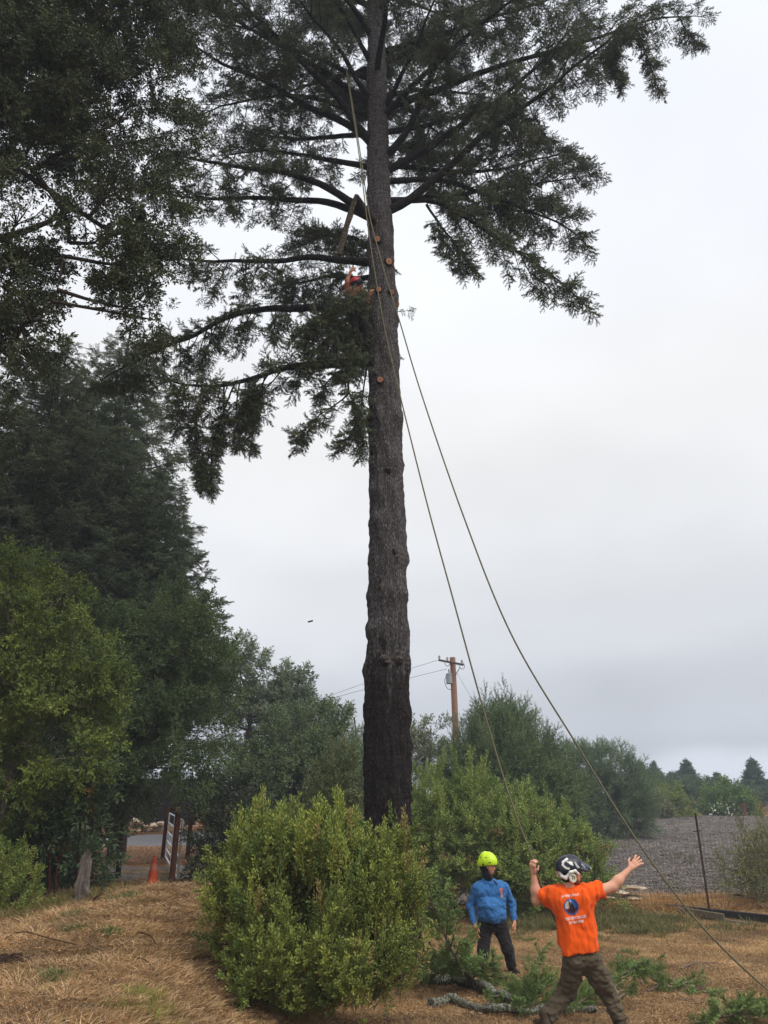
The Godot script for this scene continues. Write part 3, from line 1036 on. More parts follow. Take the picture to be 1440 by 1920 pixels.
	# the crown goes on above the picture
	for k in 20:
		var y := lerpf(18.5, 27.5, k / 19.0)
		var a := k * 2.4 + 0.5
		var ta := trunk_at(y)
		var ln := lerpf(5.2, 1.6, k / 19.0) * rnd(0.85, 1.1)
		var o: Vector3 = ta[0]
		var d := Vector3(cos(a), 0, sin(a))
		limbs.append([PackedVector3Array([o + d * ta[1] * 0.5, o + d * ln * 0.4 + Vector3(0, ln * 0.22, 0), o + d * ln * 0.75 + Vector3(0, ln * 0.38, 0), o + d * ln + Vector3(0, ln * 0.46, 0)]), 0.0, 0.05 + ln * 0.01, 0.22, 1.1, 0.15, 0.25])
	for l in limbs:
		var wood := Shape.new()
		var raw := PackedVector3Array()
		if l[0] is PackedVector3Array:
			raw = l[0]
		else:
			var pts: Array = l[0]
			var m := pts.size()
			var d0 := FIR_D
			var x0: float = pts[0][0]
			var far := 0.0
			for i in m:
				far = maxf(far, absf(pts[i][0] - x0) + absf(pts[i][1] - pts[0][1]))
			for i in m:
				var u := (absf(pts[i][0] - x0) + absf(pts[i][1] - pts[0][1])) / far
				raw.append(at(pts[i][0], pts[i][1], lerpf(d0, l[1], u)))
			# the root starts inside the trunk, unless this limb forks off another
			if x0 > 660 and x0 < 760:
				var ta := trunk_at(raw[0].y)
				raw[0] = raw[0].lerp(ta[0], 0.6)
		fir_limb(wood, f_, raw, l[2], 0.014, l[3], l[4], l[5] * (1.0 if l[6] > 0.32 else 1.12), l[6], tint, 1.0)
		part("limb", wood.mesh(), fir_bark_mat, fir)
	# whips hanging from the lowest limbs
	var wood := Shape.new()
	for h in [[[690, 680], [682, 720], [678, 790], [680, 840]], [[650, 690], [655, 740], [672, 770], [668, 800], [640, 830]], [[655, 735], [630, 760], [600, 785], [560, 825]], [[655, 690], [630, 700], [600, 735]], [[440, 720], [425, 760], [405, 830], [395, 900]], [[470, 712], [460, 760], [440, 800], [470, 830]], [[420, 725], [420, 780], [400, 850], [380, 900]], [[500, 700], [478, 720], [470, 790]], [[345, 722], [350, 760], [330, 800]], [[380, 727], [370, 790], [375, 850], [390, 910]], [[1165, 60], [1150, 110], [1160, 150]], [[1190, 40], [1215, 100], [1235, 165]], [[1270, 20], [1290, 60], [1310, 80]], [[1120, 95], [1160, 130], [1165, 165]]]:
		var raw := PackedVector3Array()
		for q in h:
			raw.append(at(q[0], q[1], 13.6))
		fir_limb(wood, f_, raw, 0.022, 0.006, 0.3, 0.42, 0.10, 0.35, tint, 0.8, 4)
	# small tuft left on the right of the trunk
	side_branch(wood, f_, at(742, 585, 13.8), Vector3(0.8, 0.1, 0.2).normalized(), 0.35, tint * 1.4, 0.6)
	part("hanging_twigs", wood.mesh(), fir_bark_mat, fir).set_meta("kind", "stuff")
	# the half-cut limb that has folded down beside the trunk
	var brk := Shape.new()
	brk.tube(PackedVector3Array([at(701, 415, 13.75), at(686, 393, 13.45), at(668, 368, 13.38)]), PackedFloat32Array([0.08, 0.062, 0.056]), 9, lin(118, 110, 98), true, 0.08)
	part("broken_limb", brk.mesh(), fir_bark_mat, fir)
	var brk2 := Shape.new()
	brk2.tube(PackedVector3Array([at(669, 367, 13.38), at(661, 388, 13.4), at(656, 405, 13.38), at(650, 424, 13.4), at(644, 446, 13.42), at(639, 466, 13.4), at(636, 478, 13.4)]), PackedFloat32Array([0.052, 0.06, 0.066, 0.06, 0.07, 0.066, 0.05]), 10, lin(150, 142, 124), true, 0.1)
	part("broken_limb", brk2.mesh(), fir_bark_mat, fir)
	# fresh saw cuts
	for c in [[708, 467, 15, 11], [728, 506, 10, 16], [711, 561, 13, 10], [733, 561, 12, 9], [746, 574, 9, 12], [714, 729, 12, 15], [695, 788, 9, 11]]:
		var p0 := at(c[0], c[1], FIR_D)
		var ta := trunk_at(p0.y)
		var axis: Vector3 = ta[0]
		var dx := clampf((p0.x - axis.x) / ta[1], -0.97, 0.97)
		var out := Vector3(dx + rnd(-0.25, 0.25), rnd(-0.5, 0.0), sqrt(1.0 - dx * dx)).normalized()
		var surf: Vector3 = axis + Vector3(dx, 0, sqrt(1.0 - dx * dx)) * ta[1]
		var r: float = maxf(c[2], c[3]) * 0.43 * metres_per_px(surf)
		var st := Shape.new()
		st.tube(PackedVector3Array([surf - out * 0.12, surf + out * 0.02, surf + out * 0.055]), PackedFloat32Array([r * 1.7, r * 1.2, r * 1.02]), 14, lin(110, 100, 98), true, 0.09)
		var stub := part("branch_stub", st.mesh(), fir_bark_mat, fir)
		var fc := Shape.new()
		fc.tube(PackedVector3Array([surf + out * 0.05, surf + out * 0.062]), PackedFloat32Array([r * 0.93, r * 0.86]), 14, lin(172, 126, 94) * rnd(0.75, 1.1), true, 0.1)
		fc.tube(PackedVector3Array([surf + out * 0.06, surf + out * 0.064]), PackedFloat32Array([r * 0.34, r * 0.3]), 10, lin(150, 96, 66), true, 0.1)
		part("cut_face", fc.mesh(), plain("fresh wood", 0.8), stub)
	# healed knots
	for c in [[722, 1247, 22], [747, 1246, 18], [718, 1112, 16], [712, 985, 15], [739, 1045, 15], [728, 895, 13]]:
		var p0 := at(c[0], c[1], FIR_D)
		var ta := trunk_at(p0.y)
		var axis: Vector3 = ta[0]
		var dx := clampf((p0.x - axis.x) / ta[1], -0.97, 0.97)
		var out := Vector3(dx, 0, sqrt(1.0 - dx * dx)).normalized()
		var surf: Vector3 = axis + out * ta[1]
		var r: float = c[2] * 0.5 * metres_per_px(surf)
		var st := Shape.new()
		st.tube(PackedVector3Array([surf - out * 0.08, surf + out * 0.012, surf + out * 0.03, surf + out * 0.018]), PackedFloat32Array([r * 1.35, r * 1.1, r * 0.8, r * 0.4]), 12, lin(168, 154, 142), true, 0.08)
		part("knot", st.mesh(), fir_bark_mat, fir)
	flock("foliage", f_, fir_far, needle_mat, fir)

var fir_far: ArrayMesh
var fir_near: ArrayMesh

# a whole conifer, branches in tiers
func conifer(called: String, label: String, foot: Vector3, h: float, rad: float, low: float, tiers: int, tint: Color, spray: float, lift: float, seed_: int, group := "", fan := 5, gap := 0.2, full := 0.95) -> void:
	rng.seed = seed_
	var o := thing(called, label, "tree", foot, group)
	var f := Flock.new()
	var tk := Shape.new()
	var wood := Shape.new()
	var r0 := 0.03 + h * 0.016
	tk.tube(PackedVector3Array([Vector3(0, -0.2, 0), Vector3(0, h * 0.3, 0), Vector3(rnd(-0.02, 0.02) * h, h * 0.7, 0), Vector3(0, h, 0)]), PackedFloat32Array([r0 * 1.2, r0 * 0.85, r0 * 0.45, 0.015]), 10, lin(92, 84, 78), true, 0.05)
	for t in tiers:
		var u := float(t) / tiers
		var y := lerpf(low, h * 0.97, u)
		var reach := rad * pow(1.0 - u, full) + 0.03 * rad
		for k in fan:
			var a := k * TAU / fan + t * 1.1 + rnd(-0.35, 0.35)
			var l := reach * rnd(0.65, 1.12)
			var d := Vector3(cos(a), 0, sin(a))
			var b := Vector3(0, y + rnd(-0.2, 0.2), 0)
			var raw := PackedVector3Array([b, b + d * l * 0.5 + Vector3(0, l * lift * 0.35, 0), b + d * l + Vector3(0, l * lift, 0)])
			fir_limb(wood, f, raw, 0.01 + l * 0.011, 0.006, 0.15, clampf(l * 0.36, 0.05, 0.9), gap, 0.2, tint * rnd(0.85, 1.15), spray * lerpf(1.0, 0.45, u * u), 5)
	f.put(along_basis(Vector3.UP, Vector3.RIGHT, spray * 0.5), Vector3(0, h * 0.97, 0), tint)
	part("trunk", tk.mesh(), bark_mat, o)
	part("branches", wood.mesh(), bark_mat, o)
	flock("foliage", f, fir_far, needle_mat, o)
# ---------------------------------------------------------------- the other trees and shrubs
func build_green() -> void:
	var oak := leaf_spray(201, 0.34, 6, 8, 0.058, 0.03, 1.0, Color(1, 1, 1), Color(0.9, 0.75, 0.6))
	var oak_big := leaf_spray(202, 0.62, 9, 9, 0.075, 0.04, 1.0, Color(1, 1, 1), Color(0.9, 0.75, 0.6))
	var oak_far := leaf_spray(208, 0.9, 10, 10, 0.12, 0.06, 1.0, Color(1, 1, 1), Color(0.9, 0.75, 0.6))
	var manza := leaf_spray(203, 0.30, 5, 9, 0.041, 0.018, 0.45, Color(2.6, 2.2, 1.3), Color(1.2, 0.7, 0.5))
	var manza_far := leaf_spray(204, 0.5, 7, 11, 0.06, 0.026, 0.5, Color(1.9, 1.7, 1.15), Color(1.0, 0.7, 0.5))
	var madrone := leaf_spray(205, 0.36, 4, 6, 0.085, 0.036, 1.0, Color(1.1, 1.1, 0.9), Color(1.6, 0.7, 0.45))
	var wispy := leaf_spray(206, 0.8, 7, 12, 0.085, 0.022, 0.75, Color(1.2, 1.15, 1.0), Color(1.1, 0.9, 0.7))
	var grey := lin(120, 110, 100)
	var dark := lin(88, 80, 74)

	# oak whose boughs hang in from beyond the left edge
	rng.seed = 301
	var foot := on_land(-8.4, -9.0)
	leafy("oak_tree", "dark oak boughs hanging in over the upper left corner", "tree", foot,
		[[0.3, foot - Vector3(0, 0.2, 0), Vector3(-8.2, 4.0, -9.0), Vector3(-7.9, 8.0, -9.2), Vector3(-7.4, 12.0, -9.6)],
		[0.085, Vector3(-7.9, 8.2, -9.2), at(-120, 300, 9.2), at(10, 312, 9.2), at(75, 345, 9.3), at(140, 390, 9.4), at(215, 440, 9.6)],
		[0.075, Vector3(-7.95, 7.6, -9.1), at(-160, 280, 9.0), at(10, 288, 9.0), at(60, 318, 9.2), at(120, 400, 9.4), at(130, 455, 9.4)],
		[0.07, at(-140, 500, 9.1), at(0, 448, 9.1), at(70, 425, 9.2), at(130, 395, 9.4)],
		[0.08, Vector3(-7.6, 10.0, -9.4), at(-60, 120, 9.2), at(60, 80, 9.4), at(180, 60, 9.7)],
		[0.018, at(118, 480, 9.3), at(112, 520, 9.2), at(98, 565, 9.2), at(55, 598, 9.2)]],
		[[40, 60, 150, 9.2], [190, 40, 125, 9.6], [280, 120, 70, 10.0], [110, 190, 120, 9.2], [240, 220, 115, 9.6], [310, 255, 46, 10.2], [20, 250, 75, 9.0], [250, 350, 78, 9.6], [298, 420, 58, 9.9], [190, 440, 70, 9.4], [270, 500, 72, 9.7], [250, 580, 42, 9.7], [290, 600, 32, 9.8], [30, 420, 75, 9.1], [10, 540, 70, 9.2], [30, 640, 55, 9.4], [-100, 150, 220, 9.2], [-110, 480, 190, 9.1], [300, -60, 150, 10], [80, -120, 220, 9.5], [-150, 800, 150, 10.0]],
		oak, 0.30, 1.15, [lin(58, 68, 52), lin(88, 98, 66)], -0.1, 0.40, dark, 0.06)

	# dark conifer behind it
	conifer("conifer_tree", "broad dark conifer rising behind the thicket at left", on_land(at(140, 1300, 25).x, -25.0), 19.5, 3.9, 4.0, 28, lin(90, 104, 74), 1.15, 0.42, 311, "", 8, 0.2, 0.62)
	conifer("conifer_tree", "dark conifer at the left edge under the oak boughs", on_land(at(-10, 1300, 22).x, -22.0), 17.0, 4.4, 4.0, 26, lin(84, 96, 68), 1.15, 0.38, 314, "", 8, 0.2, 0.6)
	conifer("conifer_tree", "shorter conifer right of the broad dark one", on_land(at(255, 1300, 27).x, -27.0), 14.0, 3.0, 4.0, 22, lin(92, 106, 76), 1.1, 0.55, 315, "", 8, 0.2, 0.7)

	# yellow-green tree at the left edge
	rng.seed = 302
	foot = ground_at(-30, 1700, 11.0)
	leafy("bay_tree", "yellow green leafy tree at the left edge above the thicket", "tree", foot,
		[[foot, at(0, 1550, 13.2), at(30, 1400, 13), at(50, 1250, 13)]],
		[[40, 1180, 80, 13], [130, 1240, 75, 13], [30, 1290, 90, 12.8], [130, 1330, 80, 12.8], [175, 1270, 40, 13.2], [60, 1400, 80, 12.8], [140, 1420, 45, 12.9], [10, 1090, 65, 13.4], [100, 1130, 40, 13.4], [20, 1480, 70, 13], [-60, 1250, 110, 13], [-60, 1450, 110, 13]],
		oak, 0.30, 1.3, [lin(86, 104, 54), lin(124, 138, 66)], 0.2, 0.45, lin(150, 142, 132), 0.06)
	# taller dark oak behind
	rng.seed = 303
	foot = on_land(at(150, 1400, 20.5).x, -20.5)
	leafy("oak_tree", "dense dark green oak between conifer and gate", "tree", foot,
		[[foot, at(165, 1480, 20.5), at(215, 1380, 20.3), at(290, 1250, 20)]],
		[[330, 1200, 62, 20], [290, 1280, 90, 20], [360, 1300, 52, 20.2], [240, 1370, 80, 19], [320, 1390, 75, 19.4], [372, 1215, 40, 20.4], [345, 1165, 40, 20.4], [385, 1290, 30, 20.4], [380, 1370, 36, 20], [200, 1240, 90, 20.5], [300, 1150, 60, 20.6], [170, 1360, 90, 20], [350, 1440, 45, 19.6], [250, 1450, 60, 20], [120, 1300, 110, 21], [190, 1450, 60, 21]],
		oak_big, 0.55, 1.2, [lin(84, 104, 70), lin(118, 136, 88)], 0.1, 0.36, grey, 0.14)
	# low dark filling under it
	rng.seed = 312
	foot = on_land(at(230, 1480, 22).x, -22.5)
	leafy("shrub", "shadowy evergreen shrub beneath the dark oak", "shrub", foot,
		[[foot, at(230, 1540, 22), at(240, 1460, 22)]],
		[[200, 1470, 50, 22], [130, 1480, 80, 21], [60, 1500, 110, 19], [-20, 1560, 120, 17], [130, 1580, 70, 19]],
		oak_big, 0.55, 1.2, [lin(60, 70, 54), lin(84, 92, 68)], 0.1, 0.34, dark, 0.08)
	# grey-green oaks further off
	rng.seed = 304
	foot = on_land(at(470, 1400, 36).x, -36.0)
	leafy("oak_tree", "grey green oak, tallest of those left of the fir trunk", "tree", foot,
		[[foot, at(480, 1480, 36), at(470, 1380, 36), at(465, 1300, 36)]],
		[[450, 1255, 36, 36], [480, 1290, 48, 36], [525, 1300, 36, 36], [430, 1300, 42, 36], [560, 1325, 36, 36.4], [500, 1345, 50, 36], [430, 1360, 34, 36], [590, 1340, 26, 36.5], [545, 1370, 44, 36]],
		oak_far, 0.8, 1.9, [lin(104, 118, 98), lin(128, 140, 112)], 0.1, 0.44, grey, 0.2)
	rng.seed = 305
	foot = on_land(at(570, 1450, 29).x, -29.0)
	leafy("oak_tree", "rounded green oak just left of the fir trunk", "tree", foot,
		[[foot, at(570, 1500, 29), at(570, 1430, 29), at(575, 1380, 29)]],
		[[560, 1390, 60, 29], [615, 1380, 44, 29], [520, 1440, 60, 28.6], [620, 1440, 58, 28.6], [470, 1470, 50, 28], [575, 1470, 62, 28], [430, 1500, 46, 27.5], [520, 1510, 52, 27.6], [640, 1490, 50, 28]],
		oak_big, 0.55, 1.9, [lin(94, 112, 84), lin(124, 140, 100)], 0.15, 0.38, grey, 0.14)
	rng.seed = 306
	foot = on_land(at(670, 1450, 33).x, -33.0)
	leafy("small_oak", "thin grey green tree touching the left edge of the trunk", "tree", foot,
		[[foot, at(672, 1470, 33), at(670, 1400, 33), at(664, 1345, 33)]],
		[[672, 1400, 34, 33], [690, 1430, 40, 33], [655, 1430, 34, 33], [668, 1370, 16, 33]],
		wispy, 0.8, 3.0, [lin(100, 116, 94), lin(126, 140, 110)], 0.5, 0.40, grey, 0.07)
	rng.seed = 313
	foot = on_land(at(405, 1540, 21).x, -21.0)
	leafy("shrub", "dark small leaved shrub beside the gate posts", "shrub", foot,
		[[foot, at(400, 1570, 21), at(405, 1500, 21)]],
		[[425, 1540, 42, 21], [440, 1495, 45, 21.5], [415, 1595, 34, 20.5], [392, 1605, 18, 20.2], [445, 1580, 45, 20.5]],
		oak_big, 0.5, 1.2, [lin(66, 78, 60), lin(92, 102, 76)], 0.2, 0.36, dark, 0.05)
	rng.seed = 307
	foot = on_land(at(640, 1560, 18).x, -18.0)
	leafy("manzanita_shrub", "dull green shrub seen between front bush and trunk", "shrub", foot,
		[[foot, at(640, 1560, 18), at(645, 1510, 18)], [foot, at(660, 1550, 18), at(670, 1500, 18)]],
		[[620, 1515, 42, 18], [665, 1500, 42, 18], [600, 1560, 50, 18], [650, 1560, 55, 18], [690, 1560, 50, 18.4]],
		manza_far, 0.42, 1.3, [lin(92, 108, 72), lin(122, 130, 92)], 0.7, 0.34, dark, 0.03)
	rng.seed = 308
	foot = on_land(at(795, 1430, 40).x, -40.0)
	leafy("oak_tree", "small round oak right of the trunk before the power pole", "tree", foot,
		[[foot, at(795, 1470, 40), at(795, 1400, 40)]],
		[[790, 1375, 24, 40], [808, 1395, 26, 40], [780, 1405, 28, 40], [800, 1430, 34, 40], [770, 1440, 30, 40]],
		oak_far, 0.8, 1.1, [lin(104, 114, 88), lin(126, 132, 98)], 0.1, 0.44, grey, 0.16)

	# madrone thicket with red stems
	rng.seed = 309
	foot = ground_at(95, 1695, 11.5)
	var g2 := ground_at(140, 1690, 11.5)
	leafy("madrone_shrub", "dark glossy leaved shrub with reddish stems by the grey stump", "shrub", foot,
		[[foot, at(92, 1640, 13.4), at(96, 1560, 13.4), at(100, 1470, 13.6)], [foot + Vector3(0.1, 0, 0), at(105, 1640, 13.4), at(128, 1550, 13.5), at(152, 1465, 13.6)], [g2, at(146, 1620, 13.6), at(152, 1540, 13.6)], [foot + Vector3(-0.3, 0, 0.1), at(60, 1600, 13.3), at(40, 1520, 13.3)]],
		[[150, 1470, 50, 13.7], [178, 1490, 34, 13.6], [110, 1500, 55, 13.6], [158, 1550, 36, 13.7], [174, 1605, 24, 13.6], [188, 1648, 22, 13.7], [120, 1570, 42, 14.2], [60, 1530, 60, 13.6], [50, 1600, 50, 13.8], [90, 1630, 40, 14.4], [20, 1640, 60, 13.8], [170, 1660, 30, 14.3], [120, 1640, 40, 15]],
		madrone, 0.34, 1.15, [lin(58, 76, 54), lin(84, 102, 70), lin(160, 128, 70)], 0.2, 0.30, lin(92, 60, 52), 0.032)
	rng.seed = 310
	foot = ground_at(15, 1722, 7.0)
	leafy("shrub", "bright green low shrub at the lower left edge", "shrub", foot,
		[[foot, foot + Vector3(0, 0.35, 0)], [foot, foot + Vector3(-0.2, 0.3, 0)]],
		[[15, 1650, 34, -foot.z], [30, 1690, 30, -foot.z], [0, 1700, 40, -foot.z], [-40, 1660, 50, -foot.z]],
		manza, 0.24, 1.3, [lin(100, 122, 58), lin(140, 150, 80)], 0.7, 0.32, dark, 0.015)

	# the big shrub in front
	rng.seed = 320
	foot = ground_at(590, 1885, 8.0)
	var d := 9.6
	leafy("manzanita_shrub", "large bushy shrub with yellow green shoots in front of trunk", "shrub", foot,
		[[foot, at(560, 1800, d), at(520, 1680, d), at(480, 1590, d)], [foot, at(600, 1780, d), at(600, 1660, d), at(590, 1560, d)], [foot, at(640, 1800, d), at(690, 1700, d), at(730, 1600, d)], [foot, at(540, 1850, d), at(470, 1800, d), at(430, 1740, d)], [foot, at(680, 1830, d), at(740, 1780, d), at(770, 1720, d)]],
		[[485, 1642, 66, d], [547, 1608, 62, d], [608, 1620, 60, d], [670, 1633, 58, d], [723, 1651, 56, d], [459, 1694, 58, d], [529, 1702, 90, 9.5], [635, 1711, 96, 9.5], [723, 1719, 66, d], [459, 1767, 58, d], [538, 1788, 96, 9.4], [643, 1805, 96, 9.4], [727, 1788, 56, d], [459, 1827, 50, d], [564, 1848, 76, 9.4], [670, 1857, 70, 9.4], [731, 1848, 42, d], [432, 1728, 34, d], [599, 1659, 90, 10.1], [511, 1659, 70, 10.1], [758, 1685, 24, d], [441, 1857, 30, 9.5], [494, 1866, 44, 9.4], [617, 1874, 40, 9.3]],
		manza, 0.22, 1.7, [lin(92, 112, 58), lin(152, 162, 80), lin(146, 134, 86)], 1.3, 0.40, lin(84, 64, 58), 0.04)
	# long shoots that stand above it
	rng.seed = 330
	foot = ground_at(455, 1905, 7.0)
	var d2 := -foot.z
	leafy("seedling_shrub", "small light green seedling at the foot of the big shrub", "shrub", foot,
		[[foot, foot + Vector3(0, 0.2, 0)]],
		[[455, 1865, 24, d2], [440, 1885, 22, d2], [475, 1880, 20, d2]],
		manza, 0.24, 1.3, [lin(104, 124, 62), lin(134, 148, 78)], 0.7, 0.3, dark, 0.01)

	# the wide shrub behind the workers
	rng.seed = 321
	foot = on_land(at(930, 1700, 21.5).x, -21.5)
	d = 21.4
	leafy("manzanita_shrub", "wide rounded green shrub behind the workers", "shrub", foot,
		[[foot, at(900, 1640, d), at(860, 1540, d)], [foot, at(950, 1640, d), at(980, 1570, d)], [foot, foot + Vector3(1, 0.1, 0), at(1040, 1660, d), at(1080, 1620, d)], [foot, foot + Vector3(-1, 0.1, 0), at(830, 1640, d), at(800, 1540, d)]],
		[[836, 1527, 55, d], [883, 1519, 45, d], [950, 1553, 60, d], [1006, 1588, 60, d], [1054, 1606, 50, d], [1097, 1636, 42, d], [892, 1580, 80, 20.8], [959, 1623, 70, 20.6], [1035, 1649, 52, 20.8], [816, 1580, 60, 21], [854, 1640, 70, 20.6], [1111, 1666, 28, 20.8], [798, 1510, 42, 21.8], [940, 1675, 50, 20.6], [997, 1684, 40, 20.5], [807, 1658, 60, 21], [921, 1527, 30, d], [769, 1580, 60, 22]],
		manza_far, 0.42, 1.8, [lin(102, 126, 70), lin(152, 168, 94), lin(136, 120, 84)], 0.7, 0.36, lin(70, 56, 52), 0.05)
	rng.seed = 322
	foot = on_land(at(950, 1500, 33).x, -33.0)
	leafy("tall_shrub", "tall feathery green shrub below the power pole", "shrub", foot,
		[[foot, at(930, 1500, 33), at(920, 1420, 33)], [foot, at(960, 1500, 33), at(970, 1420, 33)], [foot, at(990, 1510, 33), at(1010, 1450, 33)]],
		[[940, 1395, 50, 33], [900, 1430, 44, 33], [985, 1420, 48, 33], [940, 1450, 70, 32.5], [1010, 1470, 52, 33], [880, 1470, 44, 33], [990, 1510, 60, 32.5], [1030, 1520, 44, 33], [940, 1520, 70, 32.5], [870, 1510, 50, 33], [1050, 1480, 34, 33], [960, 1362, 24, 33], [925, 1362, 22, 33]],
		wispy, 0.75, 4.2, [lin(82, 104, 72), lin(118, 136, 90)], 0.75, 0.30, dark, 0.05)
	rng.seed = 323
	foot = on_land(at(1130, 1520, 45).x, -45.0)
	leafy("tall_shrub", "grey green spreading shrub at the left end of the field", "shrub", foot,
		[[foot, at(1110, 1510, 45), at(1095, 1450, 45)], [foot, at(1150, 1510, 45), at(1160, 1460, 45)]],
		[[1090, 1450, 42, 45], [1140, 1450, 42, 45], [1175, 1475, 38, 45], [1110, 1500, 54, 45], [1170, 1520, 40, 45], [1060, 1490, 44, 45], [1070, 1425, 22, 45], [1200, 1510, 24, 45], [1130, 1545, 40, 45], [1180, 1545, 30, 45], [1080, 1545, 44, 45], [1040, 1530, 44, 44]],
		wispy, 0.9, 4.6, [lin(88, 110, 84), lin(118, 136, 100)], 0.6, 0.28, dark, 0.06)
	rng.seed = 324
	foot = on_land(at(1420, 1690, 23).x, -23.0)
	leafy("shrub", "weedy olive shrub behind the wire fence at right edge", "shrub", foot,
		[[foot, foot + Vector3(0, 0.6, 0)], [foot, foot + Vector3(0.3, 0.6, 0)]],
		[[1408, 1658, 30, 23], [1440, 1645, 32, 23], [1382, 1678, 18, 22.8], [1470, 1650, 40, 23], [1430, 1682, 24, 22.8]],
		wispy, 0.6, 1.8, [lin(112, 118, 80), lin(138, 136, 94)], 0.7, 0.34, dark, 0.03)

	# round shrubs and conifers along the far side of the field
	for q in [[1252, 1517, 28, 58, "clipped round green shrub on the far edge of field", lin(112, 130, 66), lin(140, 150, 74)], [1366, 1512, 32, 60, "wide green shrub dotted with white blossom at field edge", lin(90, 120, 62), lin(120, 142, 74)], [1225, 1522, 18, 56, "small drab bush left of the clipped round shrub", lin(110, 114, 84), lin(130, 130, 96)]]:
		rng.seed = int(q[0])
		foot = on_land(at(q[0], q[1], q[3]).x, -float(q[3]))
		var o := leafy("round_shrub", q[4], "shrub", foot,
			[[foot, at(q[0], q[1], q[3])]],
			[[q[0], q[1], q[2], q[3]], [q[0] - q[2] * 0.4, q[1] + 8, q[2] * 0.75, q[3]], [q[0] + q[2] * 0.5, q[1] + 8, q[2] * 0.7, q[3]]],
			oak_far, 0.7, 1.7, [q[5], q[6]], 0.4, 0.2, dark, 0.06, "shrubs along the far edge of the field", 0.75)
		if q[0] == 1366:
			var fl := Flock.new()
			for k in 46:
				var p := at(q[0] + rnd(-36, 36), q[1] + rnd(-8, 26), q[3] - 1.55 + rnd(-0.1, 0.1))
				fl.put(along_basis(rdir(), rdir(), rnd(0.7, 1.3)), p - foot, Color(0.8, 0.8, 0.78))
			var bl := Shape.new()
			for i in 6:
				leaf(bl, Vector3.ZERO, Vector3(cos(i * 1.05), 0.4, sin(i * 1.05)).normalized(), Vector3(-sin(i * 1.05), 0, cos(i * 1.05)), 0.09, 0.07, Color(1, 1, 1))
			flock("blossom", fl, bl.mesh(false), leaf_mat, o)
	var names := ["slender pale conifer nearest the feathery shrubs", "thin topped conifer second from the feathery shrubs", "squat bluish conifer between taller ones", "tallest conifer in the middle of the far row", "short leafy conifer right of the tallest one", "lone dark conifer at the right edge", "low dark conifer behind the clipped round shrub", "small conifer just left of the bright sky gap"]
	var k := 0
	for q in [[1208, 1422, 82, 1.0], [1232, 1428, 84, 1.25], [1268, 1446, 80, 1.5], [1296, 1422, 84, 1.45], [1328, 1464, 82, 1.0], [1422, 1418, 80, 1.35], [1248, 1458, 78, 1.5], [1352, 1448, 84, 1.15]]:
		var f := on_land(at(q[0], 1500, q[2]).x, -float(q[2]))
		var top := at(q[0], q[1], q[2]).y
		conifer("far_conifer", names[k], f, top - f.y, q[3], 0.3, 17, lin(92, 112, 96) if k % 2 == 0 else lin(82, 104, 84), 1.5, 0.42, 400 + k, "conifers beyond the field", 6, 0.16)
		k += 1
	# dark hedge behind the far fence, and trees on the skyline to the left
	rng.seed = 340
	foot = on_land(at(1310, 1500, 70).x, -70.0)
	leafy("hedge", "dark hedge behind the far fence", "hedge", foot,
		[[foot, at(1310, 1500, 70)]],
		[[1275, 1495, 26, 72], [1310, 1500, 28, 72], [1340, 1490, 22, 72], [1240, 1490, 28, 74], [1210, 1490, 30, 74], [1400, 1500, 20, 74]],
		oak_far, 0.8, 1.5, [lin(70, 92, 66), lin(96, 116, 80)], 0.3, 0.25, dark, 0.06)
